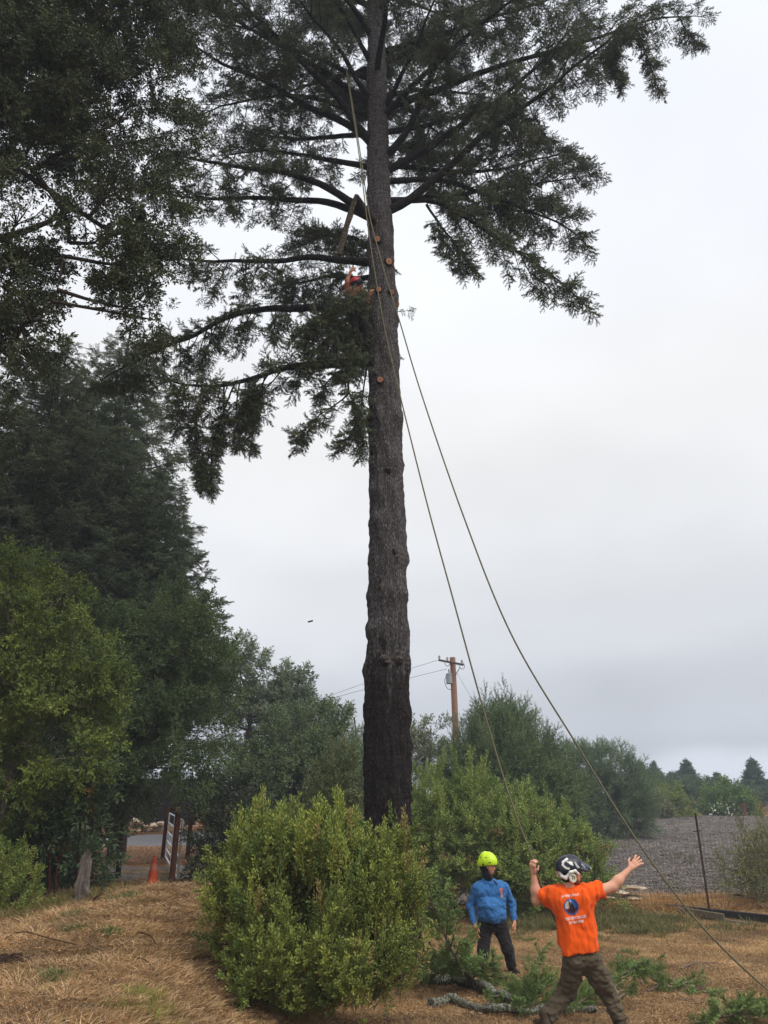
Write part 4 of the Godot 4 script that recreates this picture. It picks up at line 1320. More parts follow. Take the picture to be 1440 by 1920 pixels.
# ---------------------------------------------------------------- bodies: bones blended into one skin
class Blob:
	var a := PackedVector3Array()
	var b := PackedVector3Array()
	var ra := PackedFloat32Array()
	var rb := PackedFloat32Array()
	var ends := PackedInt32Array()
	var planes := []
	var k := 0.04
	var fold := 0.0
	var fold_scale := Vector3.ONE
	var noise := FastNoiseLite.new()

	func _init(blend := 0.04) -> void:
		k = blend
		noise.seed = 3
		noise.frequency = 1.0
		noise.fractal_octaves = 2

	# ends: 1 flat at the start, 2 flat at the end
	func bone(p: Vector3, q: Vector3, r: float, s: float, flat := 0) -> void:
		a.append(p); b.append(q); ra.append(r); rb.append(s); ends.append(flat)

	func cut(p: Vector3, nn: Vector3) -> void:
		planes.append([p, nn.normalized()])

	func one(i: int, p: Vector3) -> float:
		var ab := b[i] - a[i]
		var l2 := ab.length_squared()
		var t := 0.0
		if l2 > 1e-9:
			t = (p - a[i]).dot(ab) / l2
		var c := clampf(t, 0.0, 1.0)
		var d := (p - a[i] - ab * c).length() - lerpf(ra[i], rb[i], c)
		if ends[i] & 2:
			d = maxf(d, (t - 1.0) * sqrt(l2))
		if ends[i] & 1:
			d = maxf(d, -t * sqrt(l2))
		return d

	func field(p: Vector3, list: PackedInt32Array) -> float:
		var d := 10.0
		for i in list:
			var e := one(i, p)
			var h := maxf(k - absf(d - e), 0.0) / k
			d = minf(d, e) - h * h * k * 0.25
		for c in planes:
			d = maxf(d, (p - c[0]).dot(c[1]))
		if fold > 0.0:
			d += noise.get_noise_3dv(p * fold_scale) * fold
		return d

	func all() -> PackedInt32Array:
		var l := PackedInt32Array()
		for i in a.size():
			l.append(i)
		return l

	func skin(s: Shape, cell: float, paint: Callable) -> void:
		var lo := Vector3(1e9, 1e9, 1e9)
		var hi := -lo
		for i in a.size():
			var r := maxf(ra[i], rb[i]) + cell * 3.0 + fold
			lo = lo.min(a[i] - Vector3.ONE * r).min(b[i] - Vector3.ONE * r)
			hi = hi.max(a[i] + Vector3.ONE * r).max(b[i] + Vector3.ONE * r)
		var B := 6
		var nx := (int((hi.x - lo.x) / cell / B) + 2) * B
		var ny := (int((hi.y - lo.y) / cell / B) + 2) * B
		var nz := (int((hi.z - lo.z) / cell / B) + 2) * B
		var val := PackedFloat32Array()
		val.resize(nx * ny * nz)
		val.fill(1.0)
		var sy := nx
		var sz := nx * ny
		var half := cell * B * 0.5 * 1.733 + cell * 2.0 + fold
		var live := []
		for bz in nz / B:
			for by in ny / B:
				for bx in nx / B:
					var o := Vector3(bx, by, bz) * B
					var mid := lo + (o + Vector3.ONE * (B - 1) * 0.5) * cell
					var list := PackedInt32Array()
					var best := 1e9
					for i in a.size():
						var e := one(i, mid)
						best = minf(best, e)
						if e < half + k * 2.0:
							list.append(i)
					if best > half + k:
						continue
					var inside := best < -half - k and planes.is_empty()
					if inside:
						for z in B:
							for y in B:
								for x in B:
									val[int(o.x) + x + (int(o.y) + y) * sy + (int(o.z) + z) * sz] = -1.0
						continue
					live.append(Vector3i(int(o.x), int(o.y), int(o.z)))
					for z in B:
						for y in B:
							for x in B:
								val[int(o.x) + x + (int(o.y) + y) * sy + (int(o.z) + z) * sz] = field(lo + (o + Vector3(x, y, z)) * cell, list)
		var map := PackedInt32Array()
		map.resize(nx * ny * nz)
		map.fill(-1)
		var off := PackedInt32Array([0, 1, sy, sy + 1, sz, sz + 1, sz + sy, sz + sy + 1])
		var edges := [[0, 1], [2, 3], [4, 5], [6, 7], [0, 2], [1, 3], [4, 6], [5, 7], [0, 4], [1, 5], [2, 6], [3, 7]]
		var cells := PackedInt32Array()
		for o in live:
			for z in B:
				for y in B:
					for x in B:
						var ix: int = o.x + x
						var iy: int = o.y + y
						var iz: int = o.z + z
						if ix >= nx - 1 or iy >= ny - 1 or iz >= nz - 1:
							continue
						var id := ix + iy * sy + iz * sz
						var m := 0
						for c in 8:
							if val[id + off[c]] < 0.0:
								m |= 1 << c
						if m == 0 or m == 255:
							continue
						var sum := Vector3.ZERO
						var cnt := 0
						for e in edges:
							var u := val[id + off[e[0]]]
							var w := val[id + off[e[1]]]
							if (u < 0.0) != (w < 0.0):
								var t := u / (u - w)
								var pa := Vector3(e[0] & 1, (e[0] >> 1) & 1, e[0] >> 2)
								var pb := Vector3(e[1] & 1, (e[1] >> 1) & 1, e[1] >> 2)
								sum += pa.lerp(pb, t)
								cnt += 1
						var p := lo + (Vector3(ix, iy, iz) + sum / cnt) * cell
						var g := Vector3.ZERO
						for c in 8:
							var q := val[id + off[c]]
							g += Vector3(q if c & 1 else -q, q if c & 2 else -q, q if c & 4 else -q)
						g = g.normalized()
						map[id] = s.v.size()
						s.v.append(p)
						s.n.append(g)
						s.c.append(paint.call(p, g))
						cells.append(id)
		for id in cells:
			for ax in 3:
				var st: int = [1, sy, sz][ax]
				var u: int = [sy, sz, 1][ax]
				var w: int = [sz, 1, sy][ax]
				var ina := val[id] < 0.0
				if ina == (val[id + st] < 0.0):
					continue
				if id - u - w < 0:
					continue
				var q0 := map[id]
				var q1 := map[id - u]
				var q2 := map[id - u - w]
				var q3 := map[id - w]
				if q0 < 0 or q1 < 0 or q2 < 0 or q3 < 0:
					continue
				if ina:
					s.ix.append_array(PackedInt32Array([q0, q2, q1, q0, q3, q2]))
				else:
					s.ix.append_array(PackedInt32Array([q0, q1, q2, q0, q2, q3]))

func one_colour(c: Color) -> Callable:
	return func(_p: Vector3, _n: Vector3) -> Color: return c

func blob_part(called: String, bl: Blob, cell: float, paint: Callable, mat: Material, parent: Node3D) -> MeshInstance3D:
	var s := Shape.new()
	bl.skin(s, cell, paint)
	return part(called, s.mesh(), mat, parent)

# a frame for a head: f forwards, u upwards, s to its left
class Frame:
	var o: Vector3
	var f: Vector3
	var u: Vector3
	var s: Vector3
	func _init(at_: Vector3, fwd: Vector3, up: Vector3) -> void:
		o = at_
		f = fwd.normalized()
		s = up.cross(f).normalized()
		u = f.cross(s).normalized()
	func p(a: float, b: float, c := 0.0) -> Vector3:
		return o + f * a + u * b + s * c
	func back(q: Vector3) -> Vector3:
		return Vector3((q - o).dot(f), (q - o).dot(u), (q - o).dot(s))

func head_blob(h: Frame) -> Blob:
	var b := Blob.new(0.025)
	b.bone(h.p(-0.03, 0.03), h.p(0.02, 0.035), 0.088, 0.08)
	b.bone(h.p(0.03, 0.0, -0.02), h.p(0.03, 0.0, 0.02), 0.066, 0.066)
	b.bone(h.p(0.045, -0.06, -0.018), h.p(0.045, -0.06, 0.018), 0.046, 0.046)
	b.bone(h.p(0.065, -0.092, -0.01), h.p(0.065, -0.092, 0.01), 0.026, 0.026)
	b.bone(h.p(0.09, 0.012), h.p(0.112, -0.03), 0.010, 0.016)
	b.bone(h.p(0.085, 0.028, -0.03), h.p(0.085, 0.028, 0.03), 0.017, 0.017)
	b.bone(h.p(0.088, -0.062, -0.018), h.p(0.088, -0.062, 0.018), 0.012, 0.012)
	for sd in [-1.0, 1.0]:
		b.bone(h.p(0.065, -0.025, sd * 0.045), h.p(0.06, -0.035, sd * 0.05), 0.024, 0.022)
		b.bone(h.p(-0.01, 0.015, sd * 0.078), h.p(-0.005, -0.03, sd * 0.076), 0.016, 0.011)
	return b

# palm and five fingers; spread opens them, curl bends them round to the palm side
func hand_blob(wrist: Vector3, along: Vector3, thumb_side: Vector3, palm: Vector3, size: float, spread: float, curl: float) -> Blob:
	var b := Blob.new(0.012)
	along = along.normalized()
	palm = (palm - along * palm.dot(along)).normalized()
	thumb_side = (thumb_side - along * thumb_side.dot(along) - palm * thumb_side.dot(palm)).normalized()
	var w := 0.031 * size
	b.bone(wrist - along * 0.03 * size, wrist + along * 0.02 * size, 0.027 * size, 0.026 * size)
	for t in [-1.0, -0.33, 0.33, 1.0]:
		b.bone(wrist + thumb_side * t * w * 0.55, wrist + along * 0.085 * size + thumb_side * t * w, 0.018 * size, 0.014 * size)
	var lens := [0.066, 0.078, 0.083, 0.073]
	for i in 4:
		var t: float = [-1.0, -0.33, 0.33, 1.0][i]
		var o := wrist + along * 0.09 * size + thumb_side * t * w
		var d := (along + thumb_side * t * spread).normalized()
		var l: float = lens[i] * size
		for sgm in 3:
			var ang := curl * (0.5 + sgm * 0.75)
			var dd := (d * cos(ang) + palm * sin(ang)).normalized()
			var e: Vector3 = o + dd * l * [0.45, 0.32, 0.25][sgm]
			b.bone(o, e, 0.0095 * size, 0.0085 * size)
			o = e
	var to := wrist + along * 0.02 * size + thumb_side * w * 0.9
	var t1 := to + (along * 0.6 + thumb_side * (0.9 - curl * 0.3) + palm * curl * 0.35).normalized() * 0.045 * size
	b.bone(to, t1, 0.014 * size, 0.011 * size)
	b.bone(t1, t1 + (along * 0.9 + thumb_side * (0.4 - curl * 0.4) + palm * curl * 0.5).normalized() * 0.036 * size, 0.0105 * size, 0.009 * size)
	return b

func cloth(called: String, rough_: float) -> StandardMaterial3D:
	if not plain_mats.has(called):
		var wv := noise_image(128, 0.2, 33)
		var m := triplanar(called, ramp_image(wv, [Color(0.9, 0.9, 0.9), Color(1, 1, 1)]), wv, Vector3(6, 6, 6), 0.1, rough_, false)
		m.rim_enabled = true
		m.rim = 0.2
		plain_mats[called] = m
	return plain_mats[called]

func skin_mat() -> StandardMaterial3D:
	var m := plain("skin", 0.55)
	m.subsurf_scatter_enabled = true
	m.subsurf_scatter_strength = 0.15
	return m

# lettering laid on cloth: each corner is moved along `into` until it meets the cloth
func lay_on(bl: Blob, pts: PackedVector3Array, into: Vector3, lift: float) -> PackedVector3Array:
	var list := bl.all()
	var out := PackedVector3Array()
	for p in pts:
		var q := p
		for i in 60:
			var d := bl.field(q, list)
			if d < 0.001:
				break
			q += into * minf(d * 0.8, 0.03)
		out.append(q - into * lift)
	return out

func print_text(called: String, text: String, bl: Blob, mid: Vector3, x: Vector3, y: Vector3, into: Vector3, width: float, high: float, col: Color, parent: Node3D) -> void:
	var tm := TextMesh.new()
	tm.text = text
	var fnt := SystemFont.new()
	fnt.font_names = PackedStringArray(["Droid Sans"])
	fnt.font_weight = 700
	tm.font = fnt
	tm.font_size = 32
	tm.pixel_size = 0.01
	tm.depth = 0.0
	var arr := tm.get_mesh_arrays()
	var v: PackedVector3Array = arr[Mesh.ARRAY_VERTEX]
	var ix: PackedInt32Array = arr[Mesh.ARRAY_INDEX]
	if v.is_empty():
		return
	var lo := v[0]
	var hi := v[0]
	for p in v:
		lo = lo.min(p); hi = hi.max(p)
	var flat_ := PackedVector3Array()
	for p in v:
		var q := (p - (lo + hi) * 0.5)
		flat_.append(mid + x * q.x / (hi.x - lo.x) * width + y * q.y / (hi.y - lo.y) * high)
	var on := lay_on(bl, flat_, into, 0.003)
	var s := Shape.new()
	for i in range(0, ix.size(), 3):
		s.tri(on[ix[i]], on[ix[i + 1]], on[ix[i + 2]], -into, col)
	part(called, s.mesh(), plain("print", 0.8), parent)

func print_disc(called: String, bl: Blob, mid: Vector3, x: Vector3, y: Vector3, into: Vector3, r: float, paint: Callable, lift: float, parent: Node3D) -> void:
	var n := 18
	var pts := PackedVector3Array()
	var cols := []
	for j in n + 1:
		for i in 40:
			var a := TAU * i / 40.0
			var q := Vector2(cos(a), sin(a)) * j / n
			pts.append(mid + x * q.x * r + y * q.y * r)
			cols.append(paint.call(q))
	var on := lay_on(bl, pts, into, lift)
	var s := Shape.new()
	for j in n:
		for i in 40:
			var k := (i + 1) % 40
			var cc: Color = cols[(j + 1) * 40 + i]
			s.quad(on[j * 40 + i], on[j * 40 + k], on[(j + 1) * 40 + k], on[(j + 1) * 40 + i], -into, cc)
	part(called, s.mesh(), plain("print", 0.8), parent)

func seg2(p: Vector2, pts: Array) -> float:
	var d := 9.0
	for i in pts.size() - 1:
		var q := Geometry2D.get_closest_point_to_segment(p, pts[i], pts[i + 1])
		d = minf(d, p.distance_to(q))
	return d

var rope_hand := Vector3.ZERO
var rope_hand_dir := Vector3.UP

func shoe(b: Blob, ankle: Vector3, dir: Vector3, y0: float) -> void:
	var d := Vector3(dir.x, 0, dir.z).normalized()
	var heel := Vector3(ankle.x, y0 + 0.045, ankle.z) - d * 0.05
	b.bone(heel, heel + d * 0.2 + Vector3(0, -0.005, 0), 0.043, 0.04)
	b.bone(ankle + Vector3(0, 0.06, 0), heel + d * 0.03 + Vector3(0, 0.02, 0), 0.055, 0.05)

func build_thrower() -> void:
	var D := 9.7
	var foot := on_land(at(1090, 1930, D).x, -D)
	var o := thing("person", "person in orange t-shirt and visored helmet flinging out an arm with the rope", "person", foot)
	var J := func(px: float, py: float, dd: float) -> Vector3: return at(px, py, D + dd) - foot
	var fair := lin(214, 158, 132)
	var neck: Vector3 = J.call(1067, 1661, 0.0)
	var head := Frame.new(J.call(1070, 1637, 0.0), Vector3(1.0, -0.06, -0.05), Vector3(0.05, 1, 0.02))
	var shL: Vector3 = J.call(1036, 1677, 0.03)
	var shR: Vector3 = J.call(1112, 1672, 0.0)
	var elL: Vector3 = J.call(1006, 1688, 0.14)
	var wrL: Vector3 = J.call(1000, 1637, 0.10)
	var elR: Vector3 = J.call(1148, 1662, 0.05)
	var wrR: Vector3 = J.call(1182, 1628, 0.10)
	var tipL: Vector3 = J.call(998, 1619, 0.06)
	var tipR: Vector3 = J.call(1202, 1608, 0.12)
	var hipL: Vector3 = J.call(1078, 1802, 0.0)
	var hipR: Vector3 = J.call(1108, 1800, 0.0)
	var knL: Vector3 = J.call(1063, 1858, 0.20)
	var knR: Vector3 = J.call(1136, 1856, 0.10)
	var anL: Vector3 = J.call(1022, 1924, 0.08)
	var anR: Vector3 = J.call(1166, 1922, 0.0)
	anL.y = land(anL.x + foot.x, anL.z + foot.z) - foot.y + 0.09
	anR.y = land(anR.x + foot.x, anR.z + foot.z) - foot.y + 0.09
	var chL := shL.lerp(neck, 0.42) + Vector3(0.02, -0.1, 0)
	var chR := shR.lerp(neck, 0.42) + Vector3(-0.02, -0.1, 0)
	var waL: Vector3 = J.call(1068, 1765, 0)
	var waR: Vector3 = J.call(1100, 1763, 0)

	var bd := Blob.new(0.05)
	bd.bone(neck + Vector3(0, -0.04, 0), head.p(-0.01, -0.06), 0.062, 0.058)
	bd.bone(shL, shR, 0.062, 0.062)
	bd.bone(chL, chR, 0.1, 0.1)
	bd.bone(chL + Vector3(0.03, 0, 0), waL + Vector3(0.03, 0, 0), 0.085, 0.075)
	bd.bone(chR - Vector3(0.03, 0, 0), waR - Vector3(0.03, 0, 0), 0.085, 0.075)
	bd.bone(waL + Vector3(0.03, 0, 0), hipL, 0.075, 0.085)
	bd.bone(waR - Vector3(0.03, 0, 0), hipR, 0.075, 0.085)
	bd.bone(shL, elL, 0.056, 0.046)
	bd.bone(elL + Vector3(-0.01, -0.02, 0), elL + Vector3(0.0, -0.02, -0.02), 0.03, 0.028)
	bd.bone(elL, elL.lerp(wrL, 0.35), 0.042, 0.05)
	bd.bone(elL.lerp(wrL, 0.35), wrL, 0.05, 0.029)
	bd.bone(shR, elR, 0.058, 0.047)
	bd.bone(elR + Vector3(0, -0.02, 0), elR + Vector3(0.02, -0.025, 0), 0.03, 0.028)
	bd.bone(shR.lerp(elR, 0.35) + Vector3(0, -0.02, 0), shR.lerp(elR, 0.7) + Vector3(0, -0.015, 0), 0.045, 0.04)
	bd.bone(elR, elR.lerp(wrR, 0.3), 0.042, 0.05)
	bd.bone(elR.lerp(wrR, 0.3), wrR, 0.05, 0.029)
	bd.bone(hipL, knL, 0.09, 0.062)
	bd.bone(hipR, knR, 0.09, 0.062)
	bd.bone(knL, anL, 0.06, 0.042)
	bd.bone(knR, anR, 0.06, 0.042)
	var s := Shape.new()
	var warm := func(p: Vector3, _n: Vector3) -> Color:
		return fair * (1.0 + 0.1 * rough.get_noise_3d(p.x * 1500.0, p.y * 1500.0, p.z * 1500.0))
	bd.skin(s, 0.014, warm)
	head_blob(head).skin(s, 0.006, warm)
	hand_blob(wrR, tipR - wrR, Vector3(-0.35, 0.9, 0.0), Vector3(0.2, -0.2, -1), 1.05, 0.34, 0.22).skin(s, 0.005, warm)
	hand_blob(wrL, tipL - wrL, Vector3(-0.35, 0.1, 1.0), Vector3(0.7, 0, -0.5), 1.05, 0.05, 1.15).skin(s, 0.005, warm)
	part("body", s.mesh(), skin_mat(), o)
	rope_hand = tipL + foot + Vector3(0.025, -0.02, -0.03)

	# t-shirt
	var sh := Blob.new(0.06)
	sh.fold = 0.026
	sh.fold_scale = Vector3(10, 4.5, 9)
	sh.bone(shL + Vector3(0.02, 0.0, 0), shR + Vector3(-0.02, 0.0, 0), 0.082, 0.082)
	sh.bone(chL, chR, 0.135, 0.135)
	var heL: Vector3 = J.call(1077, 1793, 0.0)
	var heR: Vector3 = J.call(1100, 1791, 0.0)
	sh.bone(chL + Vector3(0.015, 0, 0), heL, 0.13, 0.142)
	sh.bone(chR + Vector3(-0.015, 0, 0), heR, 0.13, 0.136)
	sh.bone(shL, shL.lerp(elL, 0.70), 0.088, 0.092, 2)
	sh.bone(shR, shR.lerp(elR, 0.45), 0.09, 0.092, 2)
	sh.cut(J.call(1090, 1787, 0.0), Vector3(0.12, -1, 0.1))
	var orange := lin(252, 98, 24)
	blob_part("t_shirt", sh, 0.012, func(p: Vector3, _n: Vector3) -> Color: return orange * (1.0 + 0.05 * soft.get_noise_3d(p.x * 600.0, p.y * 600.0, p.z * 600.0)), cloth("jersey", 0.85), o)
	var shirt: Node3D = o.get_node("t_shirt")
	var X: Vector3 = (chR - chL).normalized()
	X = (X + Vector3(0, 0.06, 0)).normalized()
	var Y := Vector3(-X.y, X.x, 0)
	var into := Vector3(0, 0, -1)
	var away := Vector3(0, 0, 0.4)
	var white := Color(0.8, 0.79, 0.76)
	print_text("printed_line", "JR TREE JELLO", sh, J.call(1064, 1678, 0.0) + away, X, Y, into, 0.20, 0.028, white, shirt)
	print_text("printed_line", "TREE CARE SERVICES", sh, J.call(1074, 1718.5, 0.0) + away, X, Y, into, 0.235, 0.028, white, shirt)
	print_text("printed_line", "707 464-3400", sh, J.call(1075, 1726.5, 0.0) + away, X, Y, into, 0.165, 0.027, white, shirt)
	print_disc("printed_emblem", sh, J.call(1066.5, 1698.5, 0.0) + away, X, Y, into, 0.083, func(q: Vector2) -> Color:
		if q.length() > 0.84:
			return lin(52, 92, 150)
		if absf(q.x + 0.12) < 0.13 - q.y * 0.12 and q.y > -0.5:
			return lin(34, 30, 40)
		if absf(q.x - 0.2) < 0.2 - q.y * 0.3 and q.y < 0.35:
			return lin(60, 42, 52)
		if q.y < -0.25:
			return lin(62, 46, 58)
		if q.x < 0.05:
			return lin(200, 190, 180) if q.y > -0.1 else lin(128, 44, 66)
		return lin(58, 100, 158), 0.003, shirt)

	# trousers and belt line
	var tr := Blob.new(0.055)
	tr.fold = 0.03
	tr.fold_scale = Vector3(7, 11, 7)
	tr.bone(hipL + Vector3(0.01, 0.03, 0), hipR + Vector3(-0.01, 0.03, 0), 0.112, 0.112)
	tr.bone(hipL + Vector3(0, 0.0, 0), hipL.lerp(knL, 0.5), 0.116, 0.108)
	tr.bone(hipL.lerp(knL, 0.5), knL, 0.108, 0.09)
	tr.bone(hipR, hipR.lerp(knR, 0.5), 0.116, 0.114)
	tr.bone(hipR.lerp(knR, 0.5), knR, 0.114, 0.096)
	tr.bone(knL, knL.lerp(anL, 0.93), 0.092, 0.082, 2)
	tr.bone(knR, knR.lerp(anR, 0.93), 0.096, 0.082, 2)
	tr.bone(hipR + Vector3(0.13, -0.16, 0.02), hipR + Vector3(0.17, -0.27, 0.02), 0.045, 0.045)
	var olive := lin(92, 82, 66)
	blob_part("trousers", tr, 0.013, func(p: Vector3, _n: Vector3) -> Color: return olive * (1.0 + 0.18 * soft.get_noise_3d(p.x * 400.0, p.y * 400.0, p.z * 400.0)), cloth("canvas", 0.95), o)
	for side in [[anL, Vector3(-0.5, 0, -1)], [anR, Vector3(0.6, 0, -1)]]:
		var bt := Blob.new(0.04)
		shoe(bt, side[0], side[1], side[0].y - 0.09)
		blob_part("boot", bt, 0.012, one_colour(lin(70, 56, 44)), plain("boot leather", 0.7), o)

	# beard and hair
	var be := Blob.new(0.02)
	be.bone(head.p(0.05, -0.085, -0.022), head.p(0.05, -0.085, 0.022), 0.046, 0.046)
	be.bone(head.p(0.075, -0.108), head.p(0.07, -0.12), 0.022, 0.014)
	be.bone(head.p(0.02, -0.05, 0.052), head.p(0.05, -0.09, 0.03), 0.026, 0.024)
	be.bone(head.p(0.02, -0.05, -0.052), head.p(0.05, -0.09, -0.03), 0.026, 0.024)
	blob_part("beard", be, 0.006, one_colour(lin(116, 66, 46)), plain("hair", 0.9), o)
	var ha := Blob.new(0.02)
	ha.bone(head.p(-0.05, 0.0, -0.03), head.p(-0.05, 0.0, 0.03), 0.075, 0.075)
	ha.bone(head.p(-0.055, -0.05, -0.03), head.p(-0.055, -0.05, 0.03), 0.05, 0.05)
	blob_part("hair", ha, 0.007, one_colour(lin(40, 32, 30)), plain("hair", 0.9), o)
	for sd in [-1.0, 1.0]:
		var ey := Blob.new(0.005)
		ey.bone(head.p(0.083, 0.006, sd * 0.03), head.p(0.084, 0.006, sd * 0.032), 0.011, 0.011)
		blob_part("eye", ey, 0.004, one_colour(lin(60, 50, 46)), plain("eye", 0.3), o)

	# helmet
	var hm := Blob.new(0.04)
	hm.bone(head.p(-0.04, 0.06), head.p(0.03, 0.07), 0.125, 0.112)
	hm.bone(head.p(-0.09, 0.02, -0.03), head.p(-0.09, 0.02, 0.03), 0.075, 0.075)
	hm.bone(head.p(-0.01, 0.16), head.p(0.04, 0.15), 0.03, 0.03)
	hm.cut(head.p(-0.02, -0.005), Vector3.ZERO - head.u * 1.0 - head.f * 0.12)
	hm.cut(head.p(-0.07, -0.055), -head.u)
	var navy := lin(42, 44, 56)
	var pale := lin(226, 224, 216)
	blob_part("helmet", hm, 0.006, func(p: Vector3, _n: Vector3) -> Color:
		var q := head.back(p)
		var t := Vector2(q.x, q.y)
		if seg2(t, [Vector2(-0.06, 0.15), Vector2(-0.11, 0.115), Vector2(-0.115, 0.08), Vector2(-0.085, 0.055), Vector2(-0.055, 0.05)]) < 0.011:
			return pale
		if Geometry2D.is_point_in_polygon(t, PackedVector2Array([Vector2(-0.08, 0.125), Vector2(-0.01, 0.125), Vector2(0.005, 0.08), Vector2(-0.035, 0.095)])):
			return pale
		if Geometry2D.is_point_in_polygon(t, PackedVector2Array([Vector2(0.02, 0.13), Vector2(0.06, 0.09), Vector2(0.085, 0.065), Vector2(0.05, 0.06), Vector2(0.03, 0.085)])):
			return lin(190, 192, 198)
		return navy, plain("helmet shell", 0.35), o)
	var helm: Node3D = o.get_node("helmet")
	for sd in [-1.0, 1.0]:
		var rim := Blob.new(0.02)
		rim.bone(head.p(-0.155, 0.03, sd * 0.04), head.p(-0.12, -0.035, sd * 0.075), 0.014, 0.016)
		rim.bone(head.p(-0.12, -0.035, sd * 0.075), head.p(-0.085, -0.05, sd * 0.095), 0.017, 0.017)
		rim.bone(head.p(-0.085, -0.05, sd * 0.095), head.p(-0.035, 0.015, sd * 0.118), 0.017, 0.015)
		rim.bone(head.p(-0.035, 0.015, sd * 0.118), head.p(0.02, 0.03, sd * 0.115), 0.015, 0.015)
		rim.bone(head.p(0.02, 0.03, sd * 0.115), head.p(0.065, 0.0, sd * 0.1), 0.015, 0.013)
		blob_part("rim_guard", rim, 0.005, one_colour(pale), plain("helmet shell", 0.35), helm)
		var em := Blob.new(0.015)
		em.bone(head.p(-0.016, -0.02, sd * 0.095), head.p(-0.002, -0.06, sd * 0.095), 0.034, 0.034)
		em.bone(head.p(-0.011, -0.035, sd * 0.1), head.p(-0.006, -0.05, sd * 0.1), 0.04, 0.04)
		em.cut(head.p(0, 0, sd * 0.118), head.s * sd)
		var ear := blob_part("ear_muff", em, 0.005, one_colour(lin(232, 226, 206)), plain("helmet shell", 0.35), o)
		for w in [-0.014, 0.008]:
			var sl := Shape.new()
			sl.tube(PackedVector3Array([head.p(w - 0.018, -0.016, sd * 0.1185), head.p(w + 0.004, -0.028, sd * 0.1185), head.p(w + 0.006, -0.045, sd * 0.1185), head.p(w - 0.002, -0.062, sd * 0.1185)]), PackedFloat32Array([0.002, 0.005, 0.0055, 0.002]), 5, lin(34, 32, 30))
			part("slot", sl.mesh(), plain("rubber", 0.7), ear)
	var vi := Blob.new(0.035)
	vi.bone(head.p(0.075, 0.10, -0.06), head.p(0.215, 0.062, -0.035), 0.024, 0.018)
	vi.bone(head.p(0.075, 0.10, 0.06), head.p(0.215, 0.062, 0.035), 0.024, 0.018)
	vi.bone(head.p(0.06, 0.135, 0.0), head.p(0.20, 0.085, 0.0), 0.022, 0.018)
	vi.bone(head.p(0.06, 0.06, -0.085), head.p(0.17, 0.035, -0.06), 0.018, 0.014)
	vi.bone(head.p(0.06, 0.06, 0.085), head.p(0.17, 0.035, 0.06), 0.018, 0.014)
	blob_part("visor", vi, 0.006, func(p: Vector3, _n: Vector3) -> Color:
		var q := head.back(p)
		if q.x > 0.217:
			return lin(176, 176, 170)
		if seg2(Vector2(q.x, q.y), [Vector2(0.05, 0.14), Vector2(0.10, 0.115), Vector2(0.145, 0.07)]) < 0.006:
			return lin(170, 172, 178)
		return lin(66, 70, 80), plain("visor", 0.4), o)

